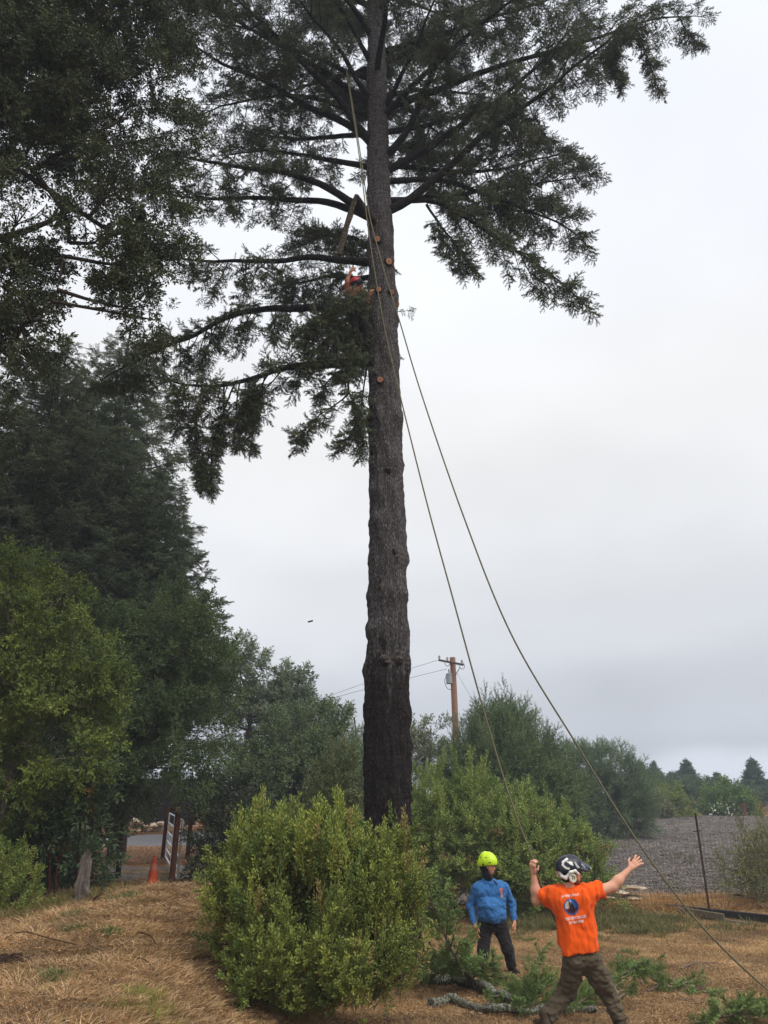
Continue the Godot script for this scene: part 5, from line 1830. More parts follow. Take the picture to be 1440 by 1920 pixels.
func build_watcher() -> void:
	var D := 13.5
	var foot := on_land(at(930, 1835, D).x, -D)
	var o := thing("person", "person in blue long sleeved shirt and lime helmet standing by cut branches", "person", foot)
	var J := func(px: float, py: float, dd: float) -> Vector3: return at(px, py, D + dd) - foot
	var tan_ := lin(196, 138, 110)
	var head := Frame.new(J.call(915, 1624, -0.02), Vector3(0.86, -0.12, 0.48), Vector3(0.05, 1, 0))
	var neck: Vector3 = J.call(916, 1646, 0.0)
	var shL: Vector3 = J.call(891, 1664, 0.0)
	var shR: Vector3 = J.call(947, 1662, 0.0)
	var elL: Vector3 = J.call(882, 1699, 0.05)
	var elR: Vector3 = J.call(960, 1694, 0.05)
	var wrL: Vector3 = J.call(890, 1734, -0.06)
	var wrR: Vector3 = J.call(964, 1727, -0.04)
	var hipL: Vector3 = J.call(910, 1738, 0.0)
	var hipR: Vector3 = J.call(938, 1737, 0.0)
	var knL: Vector3 = J.call(906, 1784, -0.08)
	var knR: Vector3 = J.call(952, 1780, -0.06)
	var anL: Vector3 = J.call(904, 1829, 0.0)
	var anR: Vector3 = J.call(961, 1823, 0.0)
	anL.y = land(anL.x + foot.x, anL.z + foot.z) - foot.y + 0.09
	anR.y = land(anR.x + foot.x, anR.z + foot.z) - foot.y + 0.09
	var chL := shL.lerp(neck, 0.4) + Vector3(0.01, -0.12, -0.02)
	var chR := shR.lerp(neck, 0.4) + Vector3(-0.01, -0.12, -0.02)
	var bel: Vector3 = J.call(921, 1704, -0.10)
	var bd := Blob.new(0.05)
	bd.bone(neck + Vector3(0, -0.05, 0), head.p(-0.01, -0.06), 0.066, 0.062)
	bd.bone(shL + Vector3(0.02, -0.04, 0), shR + Vector3(-0.02, -0.04, 0), 0.05, 0.05)
	bd.bone(chL, chR, 0.1, 0.1)
	bd.bone(chL + Vector3(0.02, 0, 0), hipL + Vector3(0.02, 0.1, 0), 0.09, 0.095)
	bd.bone(chR + Vector3(-0.02, 0, 0), hipR + Vector3(-0.02, 0.1, 0), 0.09, 0.095)
	bd.bone(bel, bel + Vector3(0, -0.06, 0), 0.125, 0.125)
	bd.bone(hipL, hipR, 0.105, 0.105)
	bd.bone(shL + Vector3(0.01, -0.03, 0), elL, 0.046, 0.042)
	bd.bone(elL, wrL, 0.042, 0.032)
	bd.bone(shR + Vector3(-0.01, -0.03, 0), elR, 0.046, 0.042)
	bd.bone(elR, wrR, 0.048, 0.032)
	bd.bone(hipL, knL, 0.095, 0.065)
	bd.bone(hipR, knR, 0.095, 0.065)
	bd.bone(knL, anL, 0.06, 0.045)
	bd.bone(knR, anR, 0.06, 0.045)
	var s := Shape.new()
	var warm := func(p: Vector3, _n: Vector3) -> Color:
		return tan_ * (1.0 + 0.1 * rough.get_noise_3d(p.x * 1500.0, p.y * 1500.0, p.z * 1500.0))
	bd.skin(s, 0.016, warm)
	head_blob(head).skin(s, 0.007, warm)
	hand_blob(wrL + Vector3(0.005, -0.02, 0.01), Vector3(0.12, -1, 0.12), Vector3(0.5, 0, 0.8), Vector3(0.9, 0, -0.5), 1.05, 0.1, 0.38).skin(s, 0.006, warm)
	hand_blob(wrR + Vector3(0, -0.02, 0.01), Vector3(-0.02, -1, 0.1), Vector3(-0.4, 0, 0.9), Vector3(-0.9, 0, -0.4), 1.05, 0.08, 0.55).skin(s, 0.006, warm)
	part("body", s.mesh(), skin_mat(), o)
	var sh := Blob.new(0.06)
	sh.fold = 0.022
	sh.fold_scale = Vector3(7, 9, 7)
	sh.bone(neck + Vector3(0, -0.05, 0), shL + Vector3(0.01, -0.015, 0), 0.075, 0.07)
	sh.bone(neck + Vector3(0, -0.05, 0), shR + Vector3(-0.01, -0.015, 0), 0.075, 0.07)
	sh.bone(chL, chR, 0.128, 0.128)
	sh.bone(chL, J.call(914, 1718, -0.02), 0.122, 0.138)
	sh.bone(chR, J.call(933, 1717, -0.02), 0.122, 0.138)
	sh.bone(bel, bel + Vector3(0, -0.07, 0), 0.15, 0.15)
	sh.cut(J.call(924, 1729.5, 0.0), Vector3(-0.03, -1, 0))
	# left sleeve runs below the hem: keep it as its own piece of cloth
	var sl := Blob.new(0.035)
	sl.fold = 0.012
	sl.fold_scale = Vector3(9, 14, 9)
	sl.bone(shL + Vector3(0.01, -0.01, 0), elL, 0.072, 0.06)
	sl.bone(elL, wrL, 0.06, 0.045, 2)
	sl.bone(shR + Vector3(-0.01, -0.01, 0), elR, 0.072, 0.06)
	sl.bone(elR, wrR, 0.06, 0.045, 2)
	var blue := lin(60, 114, 174)
	var bluep := func(p: Vector3, _n: Vector3) -> Color: return blue * (1.0 + 0.12 * soft.get_noise_3d(p.x * 300.0, p.y * 300.0, p.z * 300.0))
	var ss := Shape.new()
	sh.skin(ss, 0.014, bluep)
	sl.skin(ss, 0.012, bluep)
	var shirt := part("shirt", ss.mesh(), cloth("jersey", 0.85), o)
	var into := Vector3(0, 0, -1)
	var pm: Vector3 = J.call(938, 1669, 0.0) + Vector3(0, 0, 0.5)
	print_disc("printed_emblem", sh, pm, Vector3.RIGHT, Vector3.UP, into, 0.038, func(q: Vector2) -> Color:
		return lin(196, 108, 110) if absf(q.x) < 0.45 or q.y > 0.3 else lin(120, 110, 140), 0.003, shirt)
	print_disc("printed_emblem", sh, pm + Vector3(0.005, -0.075, 0), Vector3.RIGHT, Vector3.UP, into, 0.03, func(q: Vector2) -> Color:
		return lin(190, 150, 130) if absf(q.x) < 0.4 else lin(110, 110, 140), 0.003, shirt)
	var zp := lay_on(sh, PackedVector3Array([J.call(925, 1650, 0.0) + Vector3(0, 0, 0.5), J.call(928, 1654, 0.0) + Vector3(0, 0, 0.5), J.call(931, 1658, 0.0) + Vector3(0, 0, 0.5)]), into, 0.002)
	var zs := Shape.new()
	zs.tube(zp, PackedFloat32Array([0.012, 0.012, 0.009]), 6, lin(36, 44, 70))
	part("collar_placket", zs.mesh(), plain("print", 0.8), shirt)
	var tr := Blob.new(0.05)
	tr.fold = 0.016
	tr.fold_scale = Vector3(9, 12, 9)
	tr.bone(hipL + Vector3(0, 0.03, 0), hipR + Vector3(0, 0.03, 0), 0.12, 0.12)
	tr.bone(hipL, knL, 0.115, 0.086)
	tr.bone(hipR, knR, 0.115, 0.088)
	tr.bone(knL, knL.lerp(anL, 0.95), 0.086, 0.074, 2)
	tr.bone(knR, knR.lerp(anR, 0.95), 0.088, 0.076, 2)
	blob_part("trousers", tr, 0.015, one_colour(lin(44, 40, 42)), cloth("canvas", 0.95), o)
	for side in [[anL, Vector3(-0.2, 0, 1)], [anR, Vector3(0.4, 0, 1)]]:
		var bt := Blob.new(0.04)
		shoe(bt, side[0], side[1], side[0].y - 0.09)
		blob_part("boot", bt, 0.014, one_colour(lin(38, 34, 32)), plain("boot leather", 0.7), o)
	var ba := Blob.new(0.04)
	ba.bone(head.p(-0.04, 0.0), head.p(-0.02, 0.02), 0.1, 0.098)
	ba.bone(head.p(-0.01, -0.06), head.p(0.005, -0.13), 0.085, 0.085)
	ba.bone(head.p(0.03, -0.13), head.p(0.03, -0.19), 0.07, 0.06)
	ba.cut(head.p(0.02, -0.03), head.f + head.u * 0.55)
	blob_part("neck_gaiter", ba, 0.008, one_colour(lin(30, 30, 38)), cloth("jersey", 0.85), o)
	for sd in [-1.0, 1.0]:
		var ey := Blob.new(0.005)
		ey.bone(head.p(0.083, 0.006, sd * 0.03), head.p(0.084, 0.006, sd * 0.032), 0.011, 0.011)
		blob_part("eye", ey, 0.004, one_colour(lin(50, 40, 36)), plain("eye", 0.3), o)
	var hm := Blob.new(0.04)
	hm.bone(head.p(-0.03, 0.065), head.p(0.025, 0.065), 0.132, 0.122)
	hm.bone(head.p(-0.03, 0.11), head.p(0.0, 0.12), 0.105, 0.09)
	hm.bone(head.p(-0.09, 0.02, -0.04), head.p(-0.09, 0.02, 0.04), 0.075, 0.075)
	hm.cut(head.p(0.06, 0.018), -head.u + head.f * 0.22)
	hm.cut(head.p(-0.07, -0.02), -head.u)
	var lime := lin(196, 232, 46)
	blob_part("helmet", hm, 0.007, func(p: Vector3, _n: Vector3) -> Color:
		return lime, plain("helmet shell", 0.35), o)
	var helm: Node3D = o.get_node("helmet")
	for v in [[0.0, 0.13, 0.018, 0.004], [0.06, 0.06, 0.006, 0.009], [0.08, 0.064, 0.006, 0.009], [-0.09, 0.12, 0.008, 0.008], [-0.035, 0.02, 0.015, 0.016]]:
		for sd in [-1.0, 1.0]:
			var c := head.p(v[0], v[1], sd * 0.3)
			var pts := PackedVector3Array()
			for q in [[-1, -1], [1, -1], [1, 1], [-1, 1]]:
				pts.append(c + head.f * v[2] * q[0] + head.u * v[3] * q[1])
			var on := lay_on(hm, pts, -head.s * sd, 0.002)
			var sv := Shape.new()
			sv.quad(on[0], on[1], on[2], on[3], head.s * sd, lin(56, 66, 30))
			part("vent_slot", sv.mesh(), plain("rubber", 0.7), helm)

func build_climber() -> void:
	var D := 13.82
	var foot: Vector3 = at(684, 640, D)
	var o := thing("person", "person in orange shirt and dark red helmet climbing beside the fir trunk", "person", foot)
	var J := func(px: float, py: float, dd: float) -> Vector3: return at(px, py, D + dd) - foot
	var head := Frame.new(J.call(670, 534, 0.0), Vector3(0.7, 0.5, -0.5), Vector3(0.1, 1, 0.25))
	var neck: Vector3 = J.call(668, 545, 0.0)
	var shL: Vector3 = J.call(653, 552, 0.0)
	var shR: Vector3 = J.call(681, 550, 0.0)
	var elL: Vector3 = J.call(651, 526, -0.05)
	var wrL: Vector3 = J.call(658, 508, -0.1)
	var elR: Vector3 = J.call(689, 566, -0.16)
	var wrR: Vector3 = J.call(694, 552, -0.34)
	var hipL: Vector3 = J.call(666, 588, 0.0)
	var hipR: Vector3 = J.call(681, 588, 0.0)
	var knL: Vector3 = J.call(664, 612, -0.05)
	var knR: Vector3 = J.call(684, 612, -0.05)
	var anL: Vector3 = J.call(676, 640, 0.0)
	var anR: Vector3 = J.call(690, 636, 0.0)
	var fair := lin(170, 116, 92)
	var bd := Blob.new(0.05)
	bd.bone(neck, head.p(-0.01, -0.06), 0.06, 0.058)
	bd.bone(shL, shR, 0.07, 0.07)
	bd.bone(shL.lerp(shR, 0.25), hipL, 0.11, 0.1)
	bd.bone(shL.lerp(shR, 0.75), hipR, 0.11, 0.1)
	bd.bone(shL, elL, 0.056, 0.048)
	bd.bone(elL, wrL, 0.046, 0.032)
	bd.bone(shR, elR, 0.056, 0.048)
	bd.bone(elR, wrR, 0.046, 0.032)
	bd.bone(hipL, knL, 0.09, 0.065)
	bd.bone(hipR, knR, 0.09, 0.065)
	bd.bone(knL, anL, 0.06, 0.045)
	bd.bone(knR, anR, 0.06, 0.045)
	var s := Shape.new()
	bd.skin(s, 0.018, one_colour(fair))
	head_blob(head).skin(s, 0.009, one_colour(fair))
	hand_blob(wrL, Vector3(0.45, 0.8, -0.1), Vector3(0.8, -0.4, 0), Vector3(0.2, 0, -1), 1.05, 0.15, 0.5).skin(s, 0.006, one_colour(fair))
	hand_blob(wrR, Vector3(0.2, 0.9, -0.1), Vector3(-0.9, 0.1, 0), Vector3(0.4, 0, -1), 1.05, 0.15, 0.4).skin(s, 0.006, one_colour(fair))
	part("body", s.mesh(), skin_mat(), o)
	var sh := Blob.new(0.05)
	sh.fold = 0.012
	sh.fold_scale = Vector3(9, 9, 9)
	sh.bone(shL, shR, 0.085, 0.085)
	sh.bone(shL.lerp(shR, 0.25), hipL + Vector3(0, 0.05, 0), 0.13, 0.125)
	sh.bone(shL.lerp(shR, 0.75), hipR + Vector3(0, 0.05, 0), 0.13, 0.125)
	sh.bone(shL, shL.lerp(elL, 0.75), 0.08, 0.075, 2)
	sh.bone(shR, shR.lerp(elR, 0.6), 0.08, 0.075, 2)
	sh.cut(hipL + Vector3(0, 0.02, 0), Vector3.DOWN)
	blob_part("shirt", sh, 0.016, one_colour(lin(136, 74, 54)), cloth("jersey", 0.85), o)
	var tr := Blob.new(0.05)
	tr.bone(hipL, hipR, 0.125, 0.125)
	tr.bone(hipL, knL, 0.115, 0.085)
	tr.bone(hipR, knR, 0.115, 0.085)
	tr.bone(knL, anL, 0.084, 0.07)
	tr.bone(knR, anR, 0.084, 0.07)
	blob_part("trousers", tr, 0.018, one_colour(lin(52, 48, 46)), cloth("canvas", 0.95), o)
	for a in [anL, anR]:
		var bt := Blob.new(0.04)
		shoe(bt, a, Vector3(0.8, 0, -0.3), a.y - 0.09)
		blob_part("boot", bt, 0.016, one_colour(lin(48, 38, 32)), plain("boot leather", 0.7), o)
	var hm := Blob.new(0.04)
	hm.bone(head.p(-0.04, 0.05), head.p(0.03, 0.06), 0.128, 0.115)
	hm.cut(head.p(-0.02, -0.02), -head.u)
	blob_part("helmet", hm, 0.009, func(p: Vector3, _n: Vector3) -> Color:
		var q := head.back(p)
		return lin(40, 38, 48) if q.y < 0.12 + q.x * 0.3 else lin(190, 48, 52), plain("helmet shell", 0.35), o)
# ---------------------------------------------------------------- ropes
func rope(called: String, label: String, px: Array, d0: float, d1: float, tail: Array, r: float) -> void:
	var y0 := at(px[0][0], px[0][1], d0).y
	var y1 := at(px[px.size() - 1][0], px[px.size() - 1][1], d1).y
	var raw := PackedVector3Array()
	for q in px:
		var d := lerpf(d0, d1, 0.5)
		for i in 6:
			var t := clampf((y0 - at(q[0], q[1], d).y) / (y0 - y1), 0, 1)
			d = lerpf(d0, d1, t)
		raw.append(at(q[0], q[1], d))
	for q in tail:
		raw.append(q)
	var pts := spline(raw, 0.12)
	var s := Shape.new()
	s.tube(pts, taper(pts.size(), r, r), 8, lin(168, 163, 148), true)
	var o := part(numbered(called), s.mesh(), rope_mat(), self)
	o.set_meta("label", label)
	o.set_meta("category", "rope")
	o.set_meta("group", "pulling ropes hung from the fir")

func rope_mat() -> StandardMaterial3D:
	if not plain_mats.has("braided rope"):
		var im := stroke_images(128, 500, 8, 20, 2, Color(0.55, 0.54, 0.48), [Color(0.95, 0.94, 0.88), Color(0.75, 0.74, 0.66), Color(0.6, 0.62, 0.5)], 60)
		plain_mats["braided rope"] = triplanar("braided rope", im[0], im[1], Vector3(8, 8, 8), 0.3, 0.9, false)
	return plain_mats["braided rope"]

func build_ropes() -> void:
	var h := rope_hand
	var g := on_land(h.x + 0.35, -10.35)
	rope("rope", "rope running from the fir to the raised hand of the orange shirt",
		[[648, 128], [662, 215], [676, 310], [688, 410], [701, 500], [722, 620], [751, 745], [801, 945], [850, 1125], [903, 1318], [955, 1492]], 13.35, 9.95,
		[h + Vector3(-0.02, 0.1, 0.0), h, h + Vector3(0.06, -0.16, -0.06), h + Vector3(0.16, -0.42, -0.12), h + Vector3(0.3, -0.75, -0.28), h + Vector3(0.38, -1.25, -0.42), g + Vector3(0, 0.03, 0), g + Vector3(0.5, 0.03, -0.3), g + Vector3(0.7, 0.03, 0.0)], 0.0115)
	var e := on_land(6.6, -6.6)
	rope("rope", "rope sweeping from the fir down to the right edge of the picture",
		[[650, 128], [664, 215], [679, 310], [692, 400], [718, 500], [748, 598], [790, 738], [868, 965], [958, 1188], [1085, 1402], [1190, 1570], [1285, 1700], [1362, 1785], [1440, 1856]], 13.3, 9.0,
		[at(1530, 1925, 8.4), e + Vector3(0, 0.03, 0), e + Vector3(0.8, 0.03, 0.2)], 0.0115)

# ---------------------------------------------------------------- cut branches on the ground
func ground_line(px: Array) -> PackedVector3Array:
	var out := PackedVector3Array()
	for q in px:
		out.append(ground_at(q[0], q[1], 6.0))
	return out

func fallen(called: String, label: String, pts: PackedVector3Array, r0: float, r1: float, bare: float, lat: float, gap: float, tint: Color, log_: bool, seed_: int, spray := 0.66) -> void:
	rng.seed = seed_
	var base := pts[0]
	var o := thing(called, label, "branch", base, "cut fir branches on the ground")
	for i in pts.size():
		pts[i] -= base
	var wood := Shape.new()
	var f := Flock.new()
	if log_:
		var sp := spline(pts, 0.12)
		for i in sp.size():
			sp[i] += Vector3(0, soft.get_noise_2d(i * 30.0, seed_) * 0.05, 0)
		wood.tube(sp, taper(sp.size(), r0, r1), 12, Color(1, 1, 1), true, 0.05)
		part("stem", wood.mesh(), lichen_mat, o)
		if lat <= 0.0:
			return
		wood = Shape.new()
	var main := spline(pts, 0.2)
	if not log_:
		wood.tube(main, taper(main.size(), r0, r1), 7, lin(128, 116, 102), true, 0.06)
	var sd := 1.0
	var total := 0.0
	for i in main.size() - 1:
		total += main[i].distance_to(main[i + 1])
	var run := 0.0
	var next := total * bare
	for i in main.size() - 1:
		var seg := main[i].distance_to(main[i + 1])
		while next < run + seg:
			var p := main[i].lerp(main[i + 1], (next - run) / seg)
			var t := (main[i + 1] - main[i]).normalized()
			var s := t.cross(Vector3.UP).normalized()
			var dir := (t * rnd(0.3, 0.9) + s * sd * rnd(0.3, 1.0) + Vector3(0, rnd(0.0, 0.6), 0)).normalized()
			var ll := lat * rnd(0.5, 1.25)
			var q := p
			var n := maxi(2, int(ll / 0.14))
			var bp := PackedVector3Array([p])
			for k in n:
				dir = (dir + Vector3(rnd(-0.2, 0.2), rnd(-0.3, 0.1), rnd(-0.2, 0.2))).normalized()
				q += dir * ll / n
				var gy := land(q.x + base.x, q.z + base.z) - base.y + 0.03
				if q.y < gy:
					q.y = gy
					dir.y = absf(dir.y) * 0.5
				bp.append(q)
			wood.tube(bp, taper(bp.size(), 0.012, 0.004), 4, lin(120, 104, 88), false)
			var hs := 1.0
			for k in range(1, bp.size()):
				var bt := (bp[k] - bp[k - 1]).normalized()
				for w in 3:
					var side := bt.cross(rdir()).normalized()
					var dd := (bt * rnd(0.5, 1.0) + side * hs * rnd(0.2, 0.8) + Vector3(0, rnd(-0.15, 0.3), 0)).normalized()
					f.put(along_basis(dd, rdir(), spray * rnd(0.6, 1.1)), bp[k - 1].lerp(bp[k], rnd(0.1, 1.0)), tint * rnd(0.7, 1.35))
					hs = -hs
			sd = -sd
			next += gap * 1.5 * rnd(0.6, 1.4)
		run += seg
	var tw := part("branches", wood.mesh(), twig_mat, o)
	if log_:
		tw.set_meta("kind", "stuff")
	flock("foliage", f, fir_near, needle_mat, o)

func raised(px: Array) -> PackedVector3Array:
	var out := PackedVector3Array()
	for q in px:
		out.append(at(q[0], q[1], q[2]))
	return out

func build_slash() -> void:
	var t := lin(122, 144, 86)
	var l1 := ground_line([[805, 1850], [850, 1852], [885, 1858], [905, 1868], [940, 1884], [975, 1896]])
	for i in l1.size():
		l1[i].y += 0.09
	fallen("fallen_limb", "lichen covered limb lying from the big shrub towards the right", l1, 0.075, 0.05, 0.8, 0.35, 0.12, t, true, 601)
	var l2 := ground_line([[808, 1893], [845, 1888], [875, 1897], [915, 1908], [985, 1908], [1070, 1905], [1120, 1908]])
	for i in l2.size():
		l2[i].y += 0.07
	fallen("fallen_limb", "mottled grey limb lying nearest the camera", l2, 0.06, 0.035, 0.6, 0.3, 0.16, t, true, 602)
	var g := ground_at(890, 1852, 8)
	fallen("fallen_branch", "tall heap of fir branch leaning against the big shrub", PackedVector3Array([g + Vector3(0, 0.05, 0), at(860, 1805, 11.6), at(832, 1750, 11.4), at(812, 1700, 11.3), at(798, 1655, 11.2)]), 0.03, 0.008, 0.08, 0.42, 0.04, t, false, 603)
	g = ground_at(800, 1845, 8)
	fallen("fallen_branch", "bushy fir branch piled in front of the blue shirt", PackedVector3Array([g + Vector3(0, 0.05, 0), at(822, 1822, 12.0), at(848, 1808, 12.0), at(880, 1815, 12.1), at(915, 1838, 12.1)]), 0.03, 0.008, 0.1, 0.36, 0.04, t, false, 604)
	g = ground_at(990, 1905, 8)
	fallen("fallen_branch", "upright fir branch tuft left of the olive trousers", PackedVector3Array([g + Vector3(0, 0.05, 0), at(1000, 1885, 10.6), at(1003, 1862, 10.7), at(1005, 1842, 10.7)]), 0.02, 0.006, 0.05, 0.3, 0.025, t * 1.1, false, 605)
	g = ground_at(975, 1885, 8)
	fallen("fallen_branch", "low fir branch beside the lichen covered limb", PackedVector3Array([g + Vector3(0, 0.05, 0), at(985, 1872, 11.7), at(1005, 1864, 11.8), at(1035, 1858, 11.9)]), 0.02, 0.006, 0.05, 0.28, 0.05, t, false, 606)
	g = ground_at(1075, 1908, 8)
	fallen("fallen_branch", "fir branch seen between the olive trouser legs", PackedVector3Array([g + Vector3(0, 0.05, 0), at(1085, 1885, 10.9), at(1100, 1868, 11.0), at(1115, 1862, 11.1)]), 0.02, 0.006, 0.05, 0.28, 0.04, t, false, 607)
	g = ground_at(1160, 1875, 8)
	fallen("fallen_branch", "fir branch spreading right of the olive trousers", PackedVector3Array([g + Vector3(0, 0.05, 0), at(1150, 1845, 11.7), at(1170, 1825, 11.9), at(1200, 1822, 12.1), at(1235, 1842, 12.2)]), 0.022, 0.006, 0.05, 0.34, 0.045, t, false, 608)
	g = ground_at(1215, 1865, 8)
	fallen("fallen_branch", "sparse fir branch lying flat on the dry grass", PackedVector3Array([g + Vector3(0, 0.04, 0), ground_at(1250, 1858, 8) + Vector3(0, 0.08, 0), ground_at(1290, 1862, 8) + Vector3(0, 0.08, 0), ground_at(1325, 1870, 8) + Vector3(0, 0.05, 0)]), 0.016, 0.005, 0.05, 0.3, 0.14, t, false, 609)
	g = ground_at(1330, 1925, 7)
	fallen("fallen_branch", "fir branch tips at the lower right corner", PackedVector3Array([g + Vector3(0, 0.05, 0), at(1360, 1905, 9.8), at(1400, 1900, 9.9), at(1450, 1904, 10)]), 0.018, 0.005, 0.05, 0.24, 0.05, t, false, 610)
	# bare sticks
	for q in [[[[1146, 1908], [1165, 1885], [1180, 1868], [1192, 1852]], 0.016, "bent grey stick beside the right trouser leg"], [[[1228, 1835], [1265, 1850], [1300, 1858], [1328, 1868]], 0.012, "long thin twig on the dry grass at right"], [[[1240, 1845], [1270, 1875], [1300, 1888], [1322, 1892]], 0.010, "forked pale twig on the dry grass at right"], [[[1278, 1822], [1305, 1817], [1345, 1810]], 0.014, "short pale stick beyond the long thin twig"], [[[255, 1755], [280, 1775], [300, 1797]], 0.010, "dark twig on the left mound below its crest"], [[[172, 1697], [190, 1685], [208, 1670]], 0.014, "stick sloping up the mound near grey stump"], [[[0, 1770], [40, 1762], [90, 1768], [140, 1790]], 0.010, "long brown stalk lying at the left edge"], [[[225, 1800], [270, 1818], [290, 1832]], 0.009, "small dark twig low on the mound"]]:
		var p := ground_line(q[0])
		var s := Shape.new()
		for i in p.size():
			p[i].y += q[1] + 0.015 + (0.05 if i % 2 == 1 else 0.0)
		var b := p[0]
		for i in p.size():
			p[i] -= b
		var sp := spline(p, 0.1)
		s.tube(sp, taper(sp.size(), q[1], q[1] * 0.5), 6, lin(150, 138, 124) if q[0][0][0] > 700 else lin(96, 76, 60), true, 0.06)
		var o := part(numbered("stick"), s.mesh(), bark_mat, self)
		o.position = b
		o.set_meta("label", q[2])
		o.set_meta("category", "stick")
		o.set_meta("group", "loose sticks on the ground")
	# rotten chunk on the left
	var c := ground_at(28, 1808, 5)
	var bl := Blob.new(0.05)
	bl.fold = 0.03
	bl.fold_scale = Vector3(14, 14, 14)
	bl.bone(Vector3(-0.16, 0.02, 0), Vector3(0.12, 0.0, 0.02), 0.06, 0.05)
	bl.bone(Vector3(-0.02, 0.03, 0), Vector3(0.0, 0.06, 0), 0.05, 0.04)
	var ch := thing("wood_chunk", "dark rotten chunk of wood at the left edge", "wood", c)
	blob_part("lump", bl, 0.012, one_colour(lin(74, 60, 52)), bark_mat, ch)
	# chip in mid air
	var tw := Shape.new()
	tw.box(Transform3D(Basis(Vector3(0.3, 0.2, 1).normalized(), 0.3), Vector3.ZERO), Vector3(0.1, 0.03, 0.02), 0.005, lin(116, 108, 100))
	var ft := part("wood_chip", tw.mesh(), timber_mat, self)
	ft.position = at(582, 1165, 14.5)
	ft.set_meta("label", "small dark chip of wood falling through the air")
	ft.set_meta("category", "chip")

# ---------------------------------------------------------------- left: cone, gate, rocks, fence, stump
func upright(p: Vector3, turn := 0.0) -> Transform3D:
	return Transform3D(Basis(Vector3.UP, turn), p)

